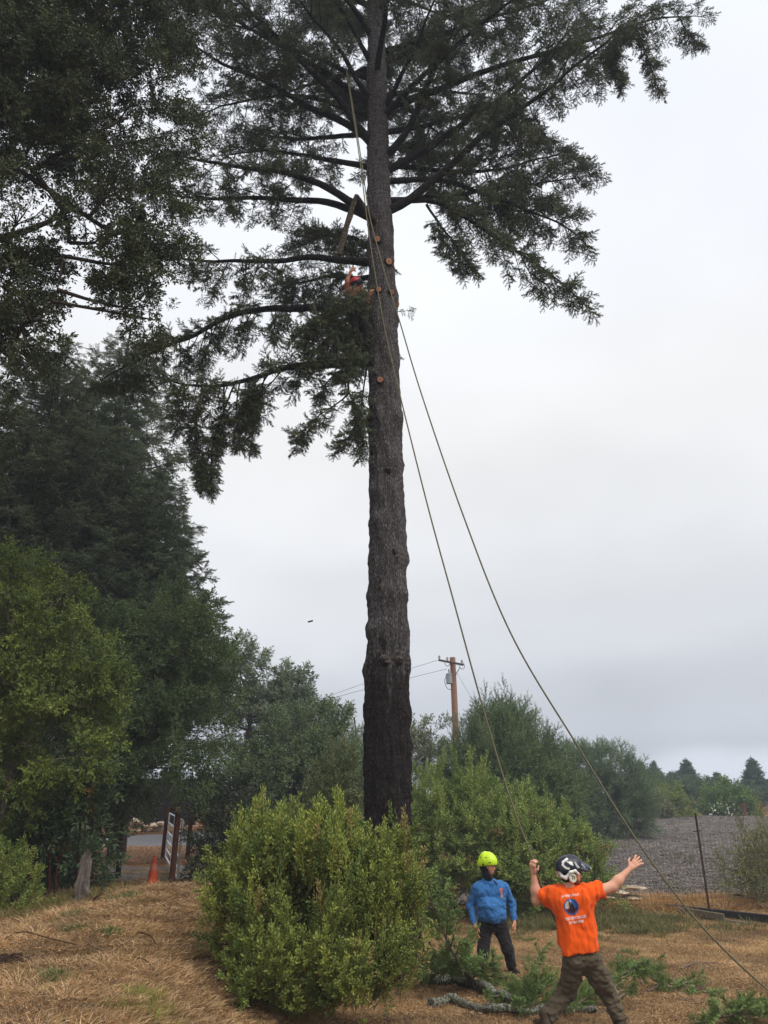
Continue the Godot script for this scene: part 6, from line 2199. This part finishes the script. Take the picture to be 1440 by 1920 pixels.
func build_left() -> void:
	var g := on_land(at(285, 1655, 20).x, -20.0)
	var o := thing("traffic_cone", "faded orange traffic cone in the grass by the gate", "cone", g)
	var s := Shape.new()
	s.lathe(upright(Vector3(0, 0.03, 0), 0.2), [Vector2(0.16, 0.0), Vector2(0.145, 0.03), Vector2(0.035, 0.70), Vector2(0.028, 0.71), Vector2(0.0, 0.71)], 20, lin(236, 98, 62))
	part("cone_body", s.mesh(), dirty(), o)
	var sc := Shape.new()
	sc.lathe(upright(Vector3(0, 0.03, 0), 0.2), [Vector2(0.088, 0.40), Vector2(0.0665, 0.54)], 20, lin(226, 140, 120))
	part("collar_band", sc.mesh(), dirty(), o)
	s = Shape.new()
	s.box(upright(Vector3(0, 0.02, 0), 0.4), Vector3(0.38, 0.04, 0.38), 0.012, lin(190, 84, 58))
	part("base_plate", s.mesh(), dirty(), o)

	var rust := lin(138, 96, 82)
	var p1 := on_land(at(322, 1650, 20).x, -20.0)
	var h1 := at(333, 1519, 20).y - p1.y
	gate_post("near reddish brown gate post with pale cut top", p1, h1, 0.07, rust, true)
	var p2 := on_land(at(352, 1600, 28).x, -28.0)
	gate_post("far reddish brown post right of the open gate", p2, at(357, 1514, 28).y - p2.y, 0.075, rust, false)
	var p3 := on_land(at(306, 1600, 28).x, -28.0)
	gate_post("reddish brown hinge post behind the open gate", p3, at(313, 1513, 28).y - p3.y, 0.075, rust, false)
	s = Shape.new()
	var ra := p3 + Vector3(0.05, at(313, 1517, 28).y - p3.y, 0.0)
	s.tube(PackedVector3Array([ra, Vector3(p2.x, ra.y + 0.02, p2.z), Vector3(p2.x + 0.9, ra.y + 0.12, p2.z - 0.3)]), PackedFloat32Array([0.045, 0.045, 0.04]), 8, lin(122, 92, 78), true)
	var rail := part("fence_rail", s.mesh(), bark_mat, self)
	rail.set_meta("label", "top rail joining the far gate posts")
	rail.set_meta("category", "rail")
	# tube gate standing open towards the camera
	var a := Vector3(p3.x + 0.12, land(p3.x, p3.z) + 0.12, p3.z + 0.15)
	var b := Vector3(p1.x - 0.09, land(p1.x - 0.1, p1.z - 1.2) + 0.14, p1.z - 0.9)
	var gt := thing("tube_gate", "grey tubular metal gate standing open between the posts", "gate", a)
	var steel := lin(226, 226, 228)
	var top := 1.32
	for k in 6:
		var r := Shape.new()
		var y: float = top * [0.0, 0.17, 0.36, 0.56, 0.78, 1.0][k]
		r.tube(PackedVector3Array([Vector3(0, y, 0), b - a + Vector3(0, y, 0)]), PackedFloat32Array([0.024, 0.024]), 8, steel)
		part("rung", r.mesh(), plain("galvanised", 0.45, 0.6), gt)
	for u in [0.0, 0.5, 1.0]:
		var r := Shape.new()
		var q: Vector3 = (b - a) * u
		r.tube(PackedVector3Array([q + Vector3(0, -0.01, 0), q + Vector3(0, top + 0.01, 0)]), PackedFloat32Array([0.026, 0.026]), 8, steel)
		part("upright", r.mesh(), plain("galvanised", 0.45, 0.6), gt)

	# boulders
	rng.seed = 71
	var rk := [[228, 1541, 40, 17, 0.45, "long tilted slab lying on top of the rock pile at left"], [252, 1544, 25, 15, 0.0, "pale rounded rock right of the tilted slab"], [298, 1556, 22, 17, 0.1, "large pale rock nearest the gate"], [270, 1552, 16, 10, 0.0, "grey rock in the middle of the pile"], [288, 1548, 20, 8, 0.1, "flat dark rock behind the pale one by the gate"], [302, 1545, 16, 8, 0.0, "flat grey rock against the gate post"], [280, 1560, 12, 10, 0.2, "small pale rock left of the one by the gate"], [245, 1566, 20, 12, 0.2, "low rock half sunk in the bank"], [226, 1557, 10, 12, 0.0, "upright small rock under the tilted slab"], [258, 1563, 14, 12, 0.3, "brown rock below the pale rounded one"], [214, 1562, 18, 12, 0.1, "rock at the left end of the pile"], [238, 1555, 13, 9, 0.5, "dark wedge of rock under the slab"], [342, 1547, 8, 18, 0.0, "narrow upright rock seen through the far posts"]]
	for q in rk:
		var c := at(q[0], q[1], 39.0 + rnd(-0.4, 0.4))
		var m := metres_per_px(c)
		var ro := part(numbered("rock"), boulder(Vector3(q[2], q[3], q[2] * 0.8) * m * 0.62), rock_mat, self)
		ro.position = c
		ro.rotation = Vector3(rnd(-0.2, 0.2), rnd(0, 3.0), q[4])
		if q[4] > 0.4:
			ro.rotation = Vector3(0, 0.2, q[4])
		ro.set_meta("label", q[5])
		ro.set_meta("category", "rock")
		ro.set_meta("group", "boulders piled on the bank")
	# board fence
	var fo := thing("board_fence", "dark brown vertical board fence behind the rocks", "fence", on_land(-14.5, -43.0))
	var bm := Shape.new()
	bm.box(Transform3D.IDENTITY, Vector3(0.215, 2.3, 0.022), 0.004, lin(52, 44, 42))
	var bmesh := bm.mesh()
	for k in 34:
		var x := -16.5 + k * 0.2
		var bo := part("board", bmesh, timber_mat, fo)
		bo.position = Vector3(x, land(x, -43.0) + 1.12 + rnd(-0.02, 0.02), -43.0 + (0.013 if k % 2 == 0 else -0.013)) - fo.position
	for y in [0.35, 1.9]:
		var rs := Shape.new()
		rs.box(Transform3D(Basis.IDENTITY, Vector3(-13.2, land(-13.2, -43.0) + y, -43.05) - fo.position), Vector3(6.8, 0.09, 0.05), 0.005, lin(60, 52, 48))
		part("fence_rail", rs.mesh(), timber_mat, fo)
	# stump
	var sg := ground_at(150, 1692, 11)
	var st := thing("stump", "grey weathered broken stump in the thicket", "stump", sg)
	var ss := Shape.new()
	var top_p := at(164, 1606, -sg.z) - sg
	var rings := 26
	for i in rings:
		var u := float(i) / (rings - 1)
		var c := top_p * u + Vector3(0, -0.1 * (1.0 - u), 0)
		for k in 28:
			var an := TAU * k / 28
			var r := lerpf(0.125, 0.06, u) * (1.0 + 0.5 * rough.get_noise_2d(k * 60.0, i * 5.0) + 0.25 * rough.get_noise_2d(k * 160.0, i * 9.0)) + 0.02 * sin(an * 3.0)
			var yy := 0.0
			if i == rings - 1:
				yy = 0.22 * rough.get_noise_2d(k * 80.0, 500.0)
			ss.v.append(c + Vector3(cos(an) * r, yy, sin(an) * r))
			ss.n.append(Vector3(cos(an), 0.1, sin(an)).normalized())
			ss.c.append(lin(158, 150, 148) * (1.0 + 0.35 * rough.get_noise_2d(k * 70.0, i * 5.0)))
	for i in rings - 1:
		for k in 28:
			var p := i * 28 + k
			var q := i * 28 + (k + 1) % 28
			ss.ix.append_array(PackedInt32Array([p, q, p + 28, q, q + 28, p + 28]))
	for k in 26:
		ss.tri(ss.v[(rings - 1) * 28], ss.v[(rings - 1) * 28 + k + 1], ss.v[(rings - 1) * 28 + k + 2], Vector3.UP, lin(140, 130, 126))
	part("trunk_piece", ss.mesh(false), timber_mat, st)

func dirty() -> StandardMaterial3D:
	if not plain_mats.has("dirty plastic"):
		var n := noise_image(256, 0.04, 41, FastNoiseLite.TYPE_SIMPLEX, 5)
		plain_mats["dirty plastic"] = triplanar("dirty plastic", ramp_image(n, [Color(0.55, 0.45, 0.4), Color(0.85, 0.8, 0.78), Color(1, 1, 1), Color(1, 1, 1)]), null, Vector3(2.5, 2.5, 2.5), 0.0, 0.6, false)
	return plain_mats["dirty plastic"]

func gate_post(label: String, p: Vector3, h: float, r: float, col: Color, pale: bool) -> void:
	var o := thing("gate_post", label, "post", p, "gate posts")
	var s := Shape.new()
	s.tube(PackedVector3Array([Vector3(0, -0.15, 0), Vector3(0, h * 0.5, 0), Vector3(0, h, 0)]), PackedFloat32Array([r * 1.05, r, r]), 12, col, true, 0.03)
	part("shaft", s.mesh(), bark_mat, o)
	if pale:
		var c := Shape.new()
		c.tube(PackedVector3Array([Vector3(0, h - 0.05, 0), Vector3(0, h + 0.06, 0), Vector3(0, h + 0.075, 0)]), PackedFloat32Array([r * 1.08, r * 1.06, r * 0.95]), 12, lin(206, 174, 142), true)
		part("post_cap", c.mesh(), plain("cut timber", 0.85), o)

func boulder(half: Vector3) -> ArrayMesh:
	var sp := SphereMesh.new()
	sp.radius = 1.0
	sp.height = 2.0
	sp.radial_segments = 20
	sp.rings = 12
	var a := sp.get_mesh_arrays()
	var v: PackedVector3Array = a[Mesh.ARRAY_VERTEX]
	var off := rnd(0, 900)
	var flats := []
	for k in 7:
		flats.append([rdir(), rnd(0.62, 0.9)])
	for i in v.size():
		var p := v[i].normalized()
		var r := 1.0 + 0.3 * soft.get_noise_3d(p.x * 70.0 + off, p.y * 70.0, p.z * 70.0)
		for f in flats:
			var c := p.dot(f[0])
			if c * r > f[1]:
				r = f[1] / c
		v[i] = p * r * half
	var s := Shape.new()
	var ix: PackedInt32Array = a[Mesh.ARRAY_INDEX]
	for i in range(0, ix.size(), 3):
		s.tri(v[ix[i]], v[ix[i + 1]], v[ix[i + 2]], v[ix[i]] + v[ix[i + 1]] + v[ix[i + 2]], Color(1, 1, 1))
	return s.mesh()

# ---------------------------------------------------------------- right: fence, timbers, slabs, far posts, power pole
func beam(called: String, label: String, cat: String, a: Vector3, b: Vector3, high: float, thick: float, col: Color, group := "") -> void:
	var s := Shape.new()
	var x := (b - a).normalized()
	var z := x.cross(Vector3.UP).normalized()
	var y := z.cross(x)
	s.box(Transform3D(Basis(x, y, z), Vector3(0, high * 0.5, 0)), Vector3(a.distance_to(b), high, thick), 0.012, col)
	var o := part(numbered(called), s.mesh(), timber_mat, self)
	o.position = (a + b) * 0.5
	o.set_meta("label", label)
	o.set_meta("category", cat)
	if group != "":
		o.set_meta("group", group)

func build_right() -> void:
	# wire fence with steel posts
	var z := -21.6
	var fo := thing("wire_fence", "tall wire mesh fence on rusty steel posts before the field", "fence", on_land(9.0, z))
	for px in [1329, 1100, 1570]:
		var x := at(px, 1700, 21.6).x
		var g := on_land(x, z)
		var s := Shape.new()
		s.box(Transform3D(Basis.IDENTITY, Vector3(0, 1.14, 0)), Vector3(0.052, 2.42, 0.012), 0.003, lin(74, 54, 48))
		s.box(Transform3D(Basis.IDENTITY, Vector3(0, 1.14, -0.026)), Vector3(0.014, 2.4, 0.04), 0.003, lin(74, 54, 48))
		s.box(Transform3D(Basis(Vector3.BACK, 0.12), Vector3(-0.02, 1.92, 0.02)), Vector3(0.22, 0.02, 0.02), 0.004, lin(64, 52, 48))
		var p := part("steel_post", s.mesh(), bark_mat, fo)
		p.position = g - fo.position
	var w := Shape.new()
	var x0 := 4.0
	var x1 := 14.0
	var wire := lin(88, 84, 84)
	for k in 9:
		var y: float = [0.05, 0.2, 0.38, 0.6, 0.85, 1.1, 1.35, 1.6, 1.85][k]
		var pts := PackedVector3Array()
		for i in 21:
			var x := lerpf(x0, x1, i / 20.0)
			pts.append(Vector3(x, land(x, z) + y + 0.01 * sin(i * 1.3), z + 0.02) - fo.position)
		w.tube(pts, taper(21, 0.0036, 0.0036), 3, wire, false)
	for i in 100:
		var x := lerpf(x0, x1, i / 99.0)
		var b := Vector3(x, land(x, z), z + 0.022) - fo.position
		w.tube(PackedVector3Array([b, b + Vector3(0, 1.85, 0)]), PackedFloat32Array([0.0034, 0.0034]), 3, wire, false)
	var wm := part("wire_mesh", w.mesh(), plain("wire", 0.6, 0.3), fo)
	wm.set_meta("kind", "stuff")
	# timbers and planks along the fence foot
	var gx := func(px: float, py: float) -> Vector3: return ground_at(px, py, 14.0)
	beam("timber", "dark edging timber along the foot of the fence", "timber", gx.call(1250, 1712), gx.call(1475, 1738), 0.2, 0.14, lin(86, 84, 88), "planks and timbers by the fence")
	beam("plank", "weathered grey plank lying against the edging timber", "plank", gx.call(1264, 1716) + Vector3(0, 0.05, 0.25), gx.call(1352, 1728) + Vector3(0, 0.02, 0.22), 0.16, 0.05, lin(170, 162, 150), "planks and timbers by the fence")
	beam("plank", "weathered plank at the left end of the edging timber", "plank", gx.call(1212, 1702) + Vector3(0, 0.06, 0), gx.call(1251, 1711) + Vector3(0, 0.05, 0.05), 0.12, 0.05, lin(164, 148, 134), "planks and timbers by the fence")
	beam("plank", "thin pale plank lying nearest on the grass", "plank", gx.call(1204, 1707), gx.call(1276, 1724), 0.05, 0.12, lin(204, 184, 154), "planks and timbers by the fence")
	beam("plank", "short pale board at the right of the planks", "plank", gx.call(1362, 1731), gx.call(1405, 1737), 0.07, 0.05, lin(190, 182, 170), "planks and timbers by the fence")
	# stack of flat stones
	rng.seed = 90
	var base: Vector3 = gx.call(1168, 1706)
	for k in 5:
		var st := part(numbered("flagstone"), boulder(Vector3(rnd(0.32, 0.5), 0.05, rnd(0.25, 0.35))), rock_mat, self)
		st.position = base + Vector3([-0.3, 0.25, -0.1, 0.35, -0.35][k], 0.1 + [0, 0, 1, 2, 2][k] * 0.11 + 0.2, [0.1, 0, 0.05, 0, -0.05][k])
		st.rotation = Vector3(rnd(-0.06, 0.06), rnd(0, 3), rnd(-0.08, 0.08))
		st.set_meta("label", ["lower left flat stone of the stack by the wide shrub", "lower right flat stone of the stack by the wide shrub", "middle flat stone of the stack by the wide shrub", "top right flat stone of the stack by the wide shrub", "top left flat stone of the stack by the wide shrub"][k])
		st.set_meta("category", "stone")
		st.set_meta("group", "flat stones stacked by the wide shrub")
	# a low hump of earth under them
	var bl := Blob.new(0.1)
	bl.fold = 0.08
	bl.fold_scale = Vector3(3, 3, 3)
	bl.bone(Vector3(-0.9, -0.1, 0), Vector3(0.6, -0.12, 0), 0.34, 0.3)
	var hp := Shape.new()
	bl.skin(hp, 0.06, one_colour(Color(0.85, 0.8, 0.7)))
	var hump := part("mound", hp.mesh(), straw_mat, self)
	hump.position = base
	hump.set_meta("kind", "structure")
	# far posts
	for q in [[1287, 1507, 1542, 0.13, 58, "pale wooden post right of the clipped round shrub"], [1322, 1508, 1534, 0.1, 60, "wooden post standing mid way along the far fence"], [1330, 1510, 1536, 0.07, 61, "dark thin post beside the midway one"], [1336, 1508, 1535, 0.07, 61, "dark thin post next to the blossoming shrub"], [1398, 1505, 1537, 0.16, 58, "brown wooden post at right of the blossoming shrub"], [1418, 1490, 1523, 0.1, 66, "grey post by the lone conifer"], [1430, 1502, 1522, 0.1, 66, "short brown post near the right edge"]]:
		var g := on_land(at(q[0], q[2], q[4]).x, -float(q[4]))
		var h: float = at(q[0], q[1], q[4]).y - g.y
		var s := Shape.new()
		s.tube(PackedVector3Array([Vector3(0, -0.2, 0), Vector3(0, h, 0)]), PackedFloat32Array([q[3], q[3] * 0.95]), 8, lin(136, 96, 76) if q[3] > 0.08 else lin(72, 56, 50), true, 0.04)
		var o := part(numbered("fence_post"), s.mesh(), bark_mat, self)
		o.position = g
		o.set_meta("label", q[5])
		o.set_meta("category", "post")
		o.set_meta("group", "posts along the far side of the field")
	# power pole
	var pg := on_land(at(858, 1430, 41).x, -41.0)
	var tp := at(848, 1233, 41)
	var po := thing("power_pole", "brown wooden power pole with cross arm and grey transformer", "power pole", pg)
	var top := tp - pg
	top.x *= 0.8
	var s := Shape.new()
	s.tube(PackedVector3Array([Vector3(0, -0.3, 0), top * 0.5, top]), PackedFloat32Array([0.2, 0.175, 0.15]), 14, lin(200, 160, 136), true, 0.02)
	part("shaft", s.mesh(), bark_mat, po)
	var arm0 := at(822, 1239, 41.4) - pg
	var arm1 := at(868, 1248, 40.6) - pg
	s = Shape.new()
	var ax := (arm1 - arm0).normalized()
	var az := ax.cross(Vector3.UP).normalized()
	s.box(Transform3D(Basis(ax, az.cross(ax), az), (arm0 + arm1) * 0.5 + Vector3(0, 0, 0.2)), Vector3(arm0.distance_to(arm1), 0.11, 0.1), 0.01, lin(128, 120, 116))
	part("cross_arm", s.mesh(), bark_mat, po)
	for u in [0.03, 0.36, 0.95]:
		var c := arm0.lerp(arm1, u) + Vector3(0, 0.05, 0.2)
		var i_ := Shape.new()
		i_.lathe(upright(c), [Vector2(0.03, 0), Vector2(0.03, 0.06), Vector2(0.075, 0.07), Vector2(0.05, 0.12), Vector2(0.07, 0.14), Vector2(0.04, 0.2), Vector2(0, 0.22)], 12, lin(150, 148, 146))
		part("insulator", i_.mesh(), plain("glaze", 0.3), po)
		if u > 0.1:
			var lp := Shape.new()
			lp.tube(spline(PackedVector3Array([c + Vector3(-0.1, 0, 0.02), c + Vector3(-0.13, -0.18, 0.04), c + Vector3(0, -0.3, 0.05), c + Vector3(0.12, -0.18, 0.04), c + Vector3(0.08, 0.02, 0.02)]), 0.05), taper(30, 0.018, 0.018), 5, lin(110, 110, 112), false)
			part("jumper_wire", lp.mesh(), plain("wire", 0.6, 0.3), po)
	var bc := at(866, 1250, 40.7) - pg
	s = Shape.new()
	s.tube(PackedVector3Array([bc + Vector3(-0.1, -0.05, 0.15), Vector3(top.x + 0.12, top.y - 0.95, top.z + 0.1)]), PackedFloat32Array([0.02, 0.02]), 5, lin(110, 108, 108))
	part("arm_brace", s.mesh(), plain("wire", 0.6, 0.3), po)
	var tc := at(842.5, 1282, 40.9) - pg
	s = Shape.new()
	s.lathe(upright(tc), [Vector2(0.0, 0.0), Vector2(0.16, 0.0), Vector2(0.165, 0.03), Vector2(0.165, 0.46), Vector2(0.175, 0.47), Vector2(0.175, 0.51), Vector2(0.1, 0.55), Vector2(0, 0.56)], 18, lin(150, 160, 162))
	var tf := part("transformer", s.mesh(), plain("painted steel", 0.5), po)
	var bu := Shape.new()
	bu.lathe(upright(tc + Vector3(0, 0.54, 0)), [Vector2(0.03, 0), Vector2(0.045, 0.03), Vector2(0.03, 0.09), Vector2(0.045, 0.12), Vector2(0.025, 0.24), Vector2(0, 0.25)], 10, lin(120, 122, 124))
	part("bushing", bu.mesh(), plain("glaze", 0.3), tf)
	var br := Shape.new()
	br.box(upright(tc + Vector3(0.18, 0.3, 0)), Vector3(0.12, 0.4, 0.08), 0.008, lin(110, 112, 114))
	part("bracket", br.mesh(), plain("painted steel", 0.5), tf)
	var ld := Shape.new()
	ld.tube(spline(PackedVector3Array([tc + Vector3(-0.16, 0.4, 0), tc + Vector3(-0.24, 0.1, 0), tc + Vector3(-0.1, -0.25, 0), tc + Vector3(0.2, -0.32, 0)]), 0.08), taper(40, 0.015, 0.015), 5, lin(60, 60, 62), false)
	part("lead", ld.mesh(), plain("wire", 0.6, 0.3), tf)
	for q in [[[[820, 1238], [690, 1279], [598, 1312]], 42.0, 44.0, "upper power line running left behind the trunk"], [[[838, 1254], [690, 1291], [598, 1316]], 42.0, 44.0, "lower power line running left behind the trunk"], [[[853, 1256], [878, 1298], [902, 1336], [930, 1385]], 41.0, 37.0, "guy wire slanting down right of the power pole"]]:
		var p := PackedVector3Array()
		var n: int = q[0].size()
		for i in n:
			p.append(at(q[0][i][0], q[0][i][1], lerpf(q[1], q[2], float(i) / (n - 1))))
		if q[0][0][0] < 850:
			p.append(p[n - 1] + (p[n - 1] - p[n - 2]) * 3.0)
		var ws := Shape.new()
		var sp := spline(p, 0.8)
		ws.tube(sp, taper(sp.size(), 0.011, 0.011), 4, lin(120, 122, 126), false)
		var o := part(numbered("power_line"), ws.mesh(), plain("wire", 0.6, 0.3), self)
		o.set_meta("label", q[3])
		o.set_meta("category", "wire")
		o.set_meta("group", "wires of the power pole")
func _ready() -> void:
	soft.seed = 4
	soft.frequency = 0.01
	soft.fractal_octaves = 3
	rough.seed = 9
	rough.frequency = 0.01
	rough.fractal_octaves = 3
	air_and_camera()
	make_materials()
	build_land()
	fir_far = fir_spray(501, 0.29, 6, 17, 0.036, 0.013, Color(1.15, 1.2, 1.05))
	fir_near = fir_spray(502, 0.30, 9, 56, 0.03, 0.005, Color(1.4, 1.45, 1.0))
	build_fir()
	build_green()
	build_grass()
	build_thrower()
	build_watcher()
	build_climber()
	build_ropes()
	build_slash()
	build_left()
	build_right()
